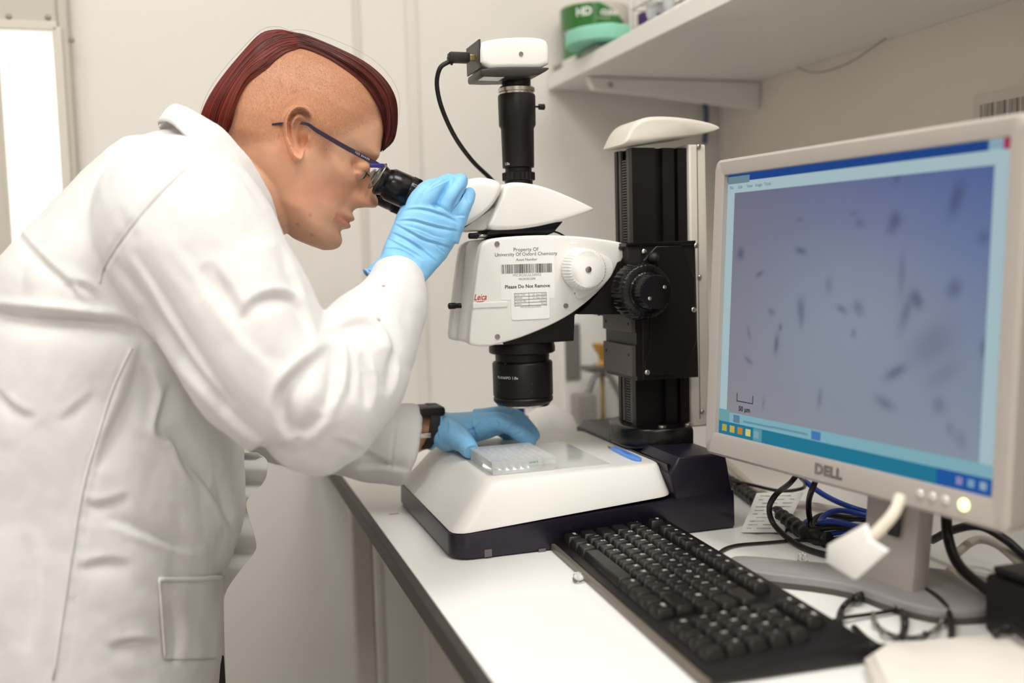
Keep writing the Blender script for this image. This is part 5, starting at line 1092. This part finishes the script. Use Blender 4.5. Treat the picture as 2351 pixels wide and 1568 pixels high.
# broad cloth undulation, stretched along the garment
def ridged(Q): return np.abs(fbm(Q, 1, 1, 1))
und = fbm(np.c_[cP[:, 0]*8, cP[:, 1]*8, cP[:, 2]*4], 1, .003, 2)
wq = np.stack([fbm(cP+o_, 5, .05, 1) for o_ in (0, 7, 13)], -1)+cP
und += .0065*(ridged(np.c_[wq[:, 0]*11-wq[:, 2]*3, wq[:, 1]*9, wq[:, 2]*7+wq[:, 0]*5])-.28)
und += .0028*(ridged(np.c_[wq[:, 0]*24+wq[:, 2]*10, wq[:, 1]*18, wq[:, 2]*16-wq[:, 0]*9+5])-.28)
und += fbm(np.c_[cP[:, 0]*70-cP[:, 2]*30, cP[:, 1]*60, cP[:, 2]*40+cP[:, 0]*40], 1, .0005, 2)
cP = cP+cN*und[:, None]; cN = vnorm(cP, cF)
folds = [
 ([(-80, 712), (20, 720), (102, 728), (196, 736), (290, 746), (345, 790)], 11, .015, 1), ([(20, 510), (94, 600), (153, 648), (210, 735)], 6, .005, 1), ([(150, 645), (205, 660), (228, 690), (235, 720)], 6, .005, 1), ([(165, 690), (205, 700), (245, 735)], 5, .003, -1),
 ([(425, 390), (350, 460), (285, 540), (240, 610), (226, 660)], 3.5, .004, 1), ([(255, 590), (309, 660), (412, 830), (558, 985), (640, 1030)], 9, .007, -1), ([(300, 570), (352, 650), (430, 790), (540, 940)], 8, .005, -1), ([(420, 560), (500, 680), (580, 790), (650, 850)], 12, .004, -1),
 ([(555, 745), (575, 705), (602, 684), (650, 676), (690, 695), (712, 785)], 9, .007, 1), ([(480, 600), (530, 680), (560, 740)], 10, .005, 1), ([(640, 560), (668, 620), (690, 690)], 8, .005, 1),
 ([(770, 790), (690, 850), (644, 900), (644, 955), (683, 1015), (760, 935)], 11, .010, -1), ([(774, 790), (772, 890), (745, 950)], 7, .012, 1), ([(834, 805), (852, 880), (846, 935)], 6, .009, 1), ([(902, 800), (906, 850), (890, 905)], 6, .006, 1), ([(800, 770), (812, 850), (800, 920)], 6, .006, -1),
 ([(750, 770), (815, 735), (858, 745), (880, 790)], 8, .007, 1), ([(820, 690), (868, 720), (915, 780), (905, 850)], 8, .005, -1),
 ([(300, 790), (262, 880), (225, 1000), (196, 1100), (168, 1290), (130, 1568)], 3.5, .003), ([(318, 800), (282, 890), (244, 1005), (212, 1110), (184, 1290), (148, 1568)], 3.5, .0025),
 ([(330, 790), (302, 900), (250, 1010), (228, 1080)], 11, .008, -1), ([(395, 880), (372, 950), (366, 1000), (410, 1005), (432, 1075), (470, 1120)], 9, .010, -1), ([(330, 840), (352, 900), (348, 980)], 9, .007, 1),
 ([(430, 1040), (490, 1120), (520, 1170), (545, 1230)], 9, .008, -1), ([(245, 1188), (320, 1215), (400, 1250), (470, 1262)], 9, .009, -1), ([(190, 1160), (240, 1165), (300, 1140)], 9, .005, 1), ([(180, 1310), (240, 1290), (300, 1300)], 9, .005, 1),
 ([(-20, 890), (30, 945), (80, 962)], 8, .004, 1), ([(140, 968), (180, 935), (220, 900)], 7, .003, 1),
 ([(250, 1490), (310, 1476), (368, 1486)], 9, .007, 1), ([(385, 1385), (415, 1440), (398, 1530)], 8, .005, 1), ([(60, 1230), (75, 1370), (60, 1500)], 14, .004, 1),
 ([(760, 1010), (820, 1030), (900, 1080)], 7, .006, 1), ([(790, 1080), (860, 1062), (940, 1078)], 6, .005, -1), ([(912, 940), (902, 1020), (888, 1112)], 3, .002)]
cP = creases(cP, cN, folds)
cP = lap(cP, cF, 1, .5)
m_coat = mat('white_cotton', (221, 219, 218), .85, var=.02, vscale=60, bump=.12, bscale=1600, sheen=.2)
coat = mk('lab_coat', cP, cF, m_coat, person)
# far front panel of the open coat
outl = np.array([(590, 1040), (612, 1058), (611, 1092), (598, 1116), (566, 1150), (571, 1190), (586, 1240), (584, 1268), (552, 1308), (517, 1362), (513, 1420), (517, 1568), (517, 1700)], float)
o2 = spline(outl, 5); rg = []
for k, (p, t_) in enumerate(zip(o2, np.linspace(0, 1, len(o2)))):
    yy = 1.122+.008*math.sin(k*.6); edge = W(p[0], p[1], Y=yy); inn = W(p[0]-110, p[1]-4, Y=yy+.012)
    rg.append(np.array([edge+V(0, -.0012, 0), edge+V(.0006, .0012, 0), inn+V(0, .0015, 0), inn+V(0, -.0015, 0)]))
mk('coat_front_flap', *loft(rg), m_coat, coat, sharp=50)
# collar: folded band lying round the neck
ci = spline(np.array([(388, 262, .00), (402, 249, .030), (432, 266, .058), (470, 292, .074), (515, 328, .082), (560, 378, .083), (600, 442, .076), (628, 505, .056), (640, 545, .022), (642, 560, 0)], float), 6)
co = spline(np.array([(362, 300, .00), (366, 292, .050), (394, 306, .092), (430, 345, .118), (474, 392, .128), (520, 450, .126), (560, 520, .112), (592, 590, .085), (612, 625, .045), (622, 640, 0)], float), 6)
def band(sgn):
    rg = []
    for a, b in zip(ci, co):
        A_ = W(a[0], a[1], Y=YH); A_ = V(A_[0], YH-sgn*a[2], A_[2]); B_ = W(b[0], b[1], Y=YH); B_ = V(B_[0], YH-sgn*b[2], B_[2]); M_ = (A_+B_)/2; out_ = V(0, -sgn*1., .5); out_ /= np.linalg.norm(out_)
        r1 = [A_+out_*.001, A_*.75+B_*.25+out_*.0045, M_+out_*.005, B_*.85+A_*.15+out_*.003, B_+out_*.0005]
        rg.append(np.array(r1+[p-out_*.0065 for p in r1[::-1]]))
    return loft(rg)
col_ = join(band(1), band(-1)); colP, colF = remesh([band(1), band(-1)], .0018, 4, .5)
colN = vnorm(colP, colF); colP = colP+colN*fbm(colP, 24, .0016, 2)[:, None]
mk('collar', colP, colF, m_coat, coat)
# pocket sewn on the near front, following the cloth
from mathutils.bvhtree import BVHTree
bvh = BVHTree.FromPolygons([tuple(p) for p in cP], [tuple(int(i) for i in f) for f in cF])
def on_coat(px, py, off=.0012):
    d = RT*((px-1175.5)/FPX)-UP*((py-784)/FPX)+FW; d /= np.linalg.norm(d); h = bvh.ray_cast(Vector(CAMC), Vector(d))
    if h[0] is None: return None
    n_ = np.array(h[1]); n_ *= -np.sign(n_@d); return np.array(h[0])+n_*off
NX, NY = 22, 30; g = []; okp = True
for j in range(NY):
    for i in range(NX):
        s_, t_ = i/(NX-1), j/(NY-1); x0, x1 = 360+14*t_, 508-16*t_; p = on_coat(x0+(x1-x0)*s_, 1326-4*s_+190*t_, .0014)
        g.append(p if p is not None else g[-1])
g = np.array(g); fs = []
bk = g+FW*.003
for j in range(NY-1):
    for i in range(NX-1): a = j*NX+i; fs += [(a, a+1, a+NX+1, a+NX)]
n0 = NX*NY; rim_i = [i for i in range(NX)]+[j*NX+NX-1 for j in range(1, NY)]+[(NY-1)*NX+i for i in range(NX-2, -1, -1)]+[j*NX for j in range(NY-2, 0, -1)]
vv = np.concatenate([g, bk[rim_i]]); fs += [(rim_i[k], rim_i[(k+1) % len(rim_i)], n0+(k+1) % len(rim_i), n0+k) for k in range(len(rim_i))]
pk = mk('pocket', vv, fs, m_coat, coat)
def seam(pts, r, nm, par, off=.001, m_=None):
    P = []
    for p in spline(np.array(pts, float), 8):
        h = on_coat(p[0], p[1], off)
        if h is not None: P.append(h)
    if len(P) > 3: P = np.array(P); P[1:-1] = (P[:-2]+2*P[1:-1]+P[2:])/4; mk(nm, *tube(P, r, 6, 1, sm=False), m_ or m_coat, par)
seam([(362, 1328), (440, 1327), (506, 1323)], .0022, 'pocket_hem', pk, .0026); seam([(362, 1328), (366, 1400), (374, 1510)], .0014, 'pocket_seam', pk, .0026)
seam([(425, 388), (350, 460), (285, 540), (240, 610), (229, 650)], .0012, 'armhole_seam', coat, .0004); seam([(302, 800), (260, 890), (222, 1010), (190, 1120), (160, 1300), (122, 1560)], .0012, 'side_seam', coat, .0004)
for a, b in ((880, 658), (868, 735)):
    p = on_coat(a, b, .0004)
    if p is not None: mk('stain', *lathe(p, -FW, [(-.001, .0018), (.0004, .0014)], 10), mat('pale_stain', (196, 170, 166), .8), coat)
# trousers and shoes (mostly below the frame)
m_tr = mat('dark_trousers', (52, 46, 46), .8)
x0 = W(215, 1300, Y=YH)[0]
def legs(s_):
    yy = YH+s_*.085
    return loft([np.array([(x0+dx+r*math.cos(a), yy+r*.95*math.sin(a), z) for a in np.linspace(0, 2*np.pi, 28, endpoint=False)]) for z, r, dx in ((.84, .078, -.03), (.70, .075, -.03), (.50, .066, -.03), (.28, .06, -.03), (.07, .055, -.03))])
strou = loft([ell((200, 1180), (170, 0), .13), ell((190, 1300), (170, 0), .13), ell((180, 1420), (170, 0), .125), ell((175, 1470), (150, 0), .11)])
tP, tF = remesh([legs(-1), legs(1), strou], .005, 4)
trs = mk('trousers', tP, tF, m_tr, person)
sl = W(507, 1400, Y=1.13)[0]
mk('trouser_front', *loft([np.array([(sl+dx-.03, 1.122, z), (sl+dx, 1.124, z), (sl+dx, 1.138, z), (sl+dx-.03, 1.140, z)]) for z, dx in ((.86, -.002), (.80, .0005), (.70, .001), (.60, .0))]), m_tr, trs, sharp=50)
for s_ in (-1, 1):
    yy = YH+s_*.095; o_ = chaikin([(x0-.08, yy-.035), (x0+.10, yy-.045), (x0+.18, yy-.02), (x0+.18, yy+.02), (x0+.10, yy+.045), (x0-.08, yy+.035)], 2)
    sh = mk('shoe', *prism_z(o_, .012, .075, .02, 4), mat('dark_shoe', (40, 36, 36), .5), person); mk('sole', *prism_z(o_, 0, .0125, .002), m_rubber, sh, sharp=40)
# --- gloves
m_glR = mat('nitrile_blue', (132, 194, 238), .42, var=.03, vscale=70, bump=.12, bscale=700, sss=.05)
m_glL = m_glR
def esec(c, hv, Y, th, n=36, p=.85, tilt=0.):
    t = np.linspace(0, 2*np.pi, n, endpoint=False); ct, st = np.cos(t), np.sin(t); k = np.sign(ct)*np.abs(ct)**p; y = np.sign(st)*np.abs(st)**p*th
    return WA(c[0]+hv[0]*k, c[1]+hv[1]*k, Y)*np.array([1, 0, 1])+np.array([0, 1, 0])*(Y+y+tilt*k)[:, None]
# right hand, back towards the camera
YG = 1.043
palm = loft([esec((899, 648), (58, 27), 1.028, .033), esec((906, 636), (56, 25), 1.030, .029), esec((931, 609), (58, 21), 1.036, .022), esec((957, 570), (68, 22), YG, .019), esec((978, 528), (72, 19), YG, .018), esec((992, 498), (64, 23), YG, .0165), esec((1000, 482), (54, 22), YG, .014)])
fing = [[(948, 500, YG, .0125), (955, 470, YG, .0108), (975, 440, YG+.002, .0098), (1000, 428, YG+.014, .0090), (1018, 426, YG+.024, .0078), (1024, 427, YG+.028, .005)],
        [(965, 505, YG, .0125), (975, 470, YG-.002, .0108), (1003, 436, YG-.003, .0100), (1026, 419, YG+.006, .0092), (1037, 415, YG+.014, .0080), (1041, 414, YG+.018, .005)],
        [(1000, 520, YG, .0125), (1018, 485, YG-.004, .0106), (1037, 448, YG-.006, .0098), (1053, 420, YG, .0090), (1058, 412, YG+.005, .0078), (1060, 408, YG+.008, .005)],
        [(1030, 550, YG, .0118), (1047, 515, YG-.002, .0096), (1063, 478, YG-.002, .0086), (1074, 452, YG+.006, .0080), (1078, 443, YG+.010, .0068), (1080, 439, YG+.013, .0045)],
        [(940, 575, YG+.012, .0150), (930, 530, YG+.030, .0135), (938, 490, YG+.050, .0115), (958, 462, YG+.062, .0100), (970, 450, YG+.066, .0070)]]
gP, gF = remesh([palm]+[tubeY(f_, 20) for f_ in fing], .0010, 5, .5)
gN = vnorm(gP, gF); gP = gP+gN*fbm(gP, 55, .0007, 2)[:, None]
c5 = lambda L: [(840+a/5.225, 380+b/5.225) for a, b in L]
wr = [(c5(L), w, d) for L, w, d in (
 ([(440, 545), (560, 515), (700, 520), (850, 560), (1000, 620), (1110, 690)], 3.2, .0022), ([(360, 665), (560, 650), (700, 690), (900, 745), (1120, 790)], 3.0, .0022), ([(340, 700), (520, 790), (700, 890), (860, 930), (1030, 990)], 3.0, .0022),
 ([(300, 800), (480, 880), (620, 960), (760, 1080), (860, 1160)], 3.0, .0020), ([(260, 880), (420, 960), (560, 1030), (700, 1130)], 2.8, .0018), ([(220, 1000), (400, 990), (560, 1080), (660, 1190)], 2.8, .0018), ([(160, 1110), (340, 1090), (500, 1130), (600, 1230), (620, 1380)], 3, .0022),
 ([(870, 450), (960, 300), (1030, 200), (1065, 160)], 3.4, .0030), ([(1030, 600), (1070, 500), (1130, 400), (1200, 260)], 3.6, .0036), ([(690, 330), (800, 250), (900, 200), (1010, 150)], 3.4, .0024), ([(800, 465), (900, 500), (1010, 575)], 2.6, .0020), ([(1040, 610), (1110, 600), (1200, 610)], 2.4, .0016), ([(1180, 300), (1200, 400), (1260, 440)], 2.2, .0012), ([(840, 950), (900, 1020), (960, 1060)], 2.4, .0015), ([(420, 720), (560, 740), (700, 790), (820, 850), (960, 880)], 2.4, .0014))]
gP = creases(gP, gN, [(l_, w_*.62, d_*1.05, (1 if k_ < 7 else -1)) for k_, (l_, w_, d_) in enumerate(wr)])
gR = mk('glove', gP, gF, m_glR, person)
# rolled cuff of the right glove
ring = esec((897, 651), (59, 29), 1.027, .034, 48, .95); ring[:, 2] += .0015*np.sin(np.linspace(0, 9*np.pi, 48))
mk('cuff_roll', *tube(np.concatenate([ring, ring[:1]]), .0014, 8, 2, sm=False), m_glR, gR)
# left hand resting on the stage, palm down, thumb towards the camera
c6 = lambda a, b: (920+a/3.673, 900+b/3.673)
def f6(L): return tubeY([(*c6(a, b), y, r) for a, b, y, r in L], 20)
pl = loft([esec(c6(285, 305), (-9, 43), 1.212, .030), esec(c6(320, 308), (-4, 40), 1.212, .028), esec(c6(430, 310), (0, 35), 1.208, .030), esec(c6(560, 300), (6, 33), 1.205, .036), esec(c6(700, 270), (8, 28), 1.203, .040), esec(c6(800, 255), (8, 22), 1.203, .039)])
lf = [[(640, 290, 1.178, .016), (800, 250, 1.166, .0125), (925, 285, 1.160, .0112), (1020, 365, 1.156, .0104), (1090, 420, 1.154, .0092), (1120, 438, 1.154, .006)],
      [(640, 250, 1.200, .016), (820, 200, 1.190, .0122), (960, 215, 1.186, .0112), (1060, 300, 1.182, .0104), (1120, 380, 1.178, .0094), (1138, 410, 1.177, .006)],
      [(640, 260, 1.220, .016), (830, 215, 1.214, .0120), (940, 240, 1.210, .0108), (1010, 310, 1.206, .0100), (1050, 365, 1.204, .0086), (1062, 385, 1.203, .006)],
      [(620, 300, 1.236, .015), (760, 290, 1.238, .0108), (850, 320, 1.235, .0096), (910, 360, 1.232, .0088), (945, 388, 1.23, .0075), (955, 396, 1.23, .005)],
      [(390, 360, 1.190, .021), (470, 380, 1.165, .0165), (535, 430, 1.140, .0125), (580, 480, 1.124, .0112), (598, 505, 1.119, .0095), (603, 513, 1.117, .006)]]
lP, lF = remesh([pl]+[f6(L) for L in lf], .0011, 5, .5)
lN = vnorm(lP, lF); lP = lP+lN*fbm(lP, 50, .0007, 2)[:, None]
lw = [([c6(*p) for p in L], w, d) for L, w, d in (([(790, 230), (830, 260), (810, 300)], 2.5, .0016), ([(900, 320), (940, 280), (970, 240)], 2.5, .0018), ([(930, 330), (990, 300), (1010, 270)], 2.5, .0016), ([(620, 290), (680, 250), (760, 230)], 3, .0012), ([(560, 330), (620, 310), (680, 260)], 3, .0016), ([(500, 300), (545, 330), (560, 380)], 3, .002), ([(330, 190), (300, 300), (320, 420)], 3, .0016), ([(960, 360), (1000, 350), (1030, 320)], 2.2, .0012), ([(380, 200), (400, 260), (390, 330)], 3, .001))]
lP = creases(lP, lN, [(l_, w_*.7, d_, 1) for l_, w_, d_ in lw])
gL = mk('glove', lP, lF, m_glL, person)
ring = esec(c6(275, 305), (-11, 46), 1.212, .032, 44, .95)
mk('cuff_roll', *tube(np.concatenate([ring, ring[:1]]), .0018, 8, 2, sm=False), m_glL, gL)
# watch on the left wrist
wt = thing('wristwatch', 'x', 'x', W(*c6(220, 290), Y=1.215)); del wt['label'], wt['category']
wt.parent = person; wt.location = tuple(WL['wristwatch']-WL['person'])
r_in = [esec(c6(a, b), (dx, h), 1.214, th, 40, .95) for a, b, dx, h, th in ((268, 285, -9, 47, .031), (268, 285, -9, 52, .035), (190, 288, -9, 52, .035), (190, 288, -9, 47, .031))]
v, f = loft(r_in+[r_in[0]], (False, False)); mk('strap', v, f, m_rubber, wt, sharp=40)
a_ = W(*c6(255, 125), Y=1.205)
mk('watch_case', *bevel(*box(a_-V(.017, .02, .010), a_+V(.014, .02, .002)), .004), m_black, wt, sharp=40)
b_ = W(*c6(185, 368), Y=1.182); mk('buckle', *bevel(*box(b_-V(.010, .003, .003), b_+V(.010, .003, .0035)), .001), m_steel, wt, sharp=40)
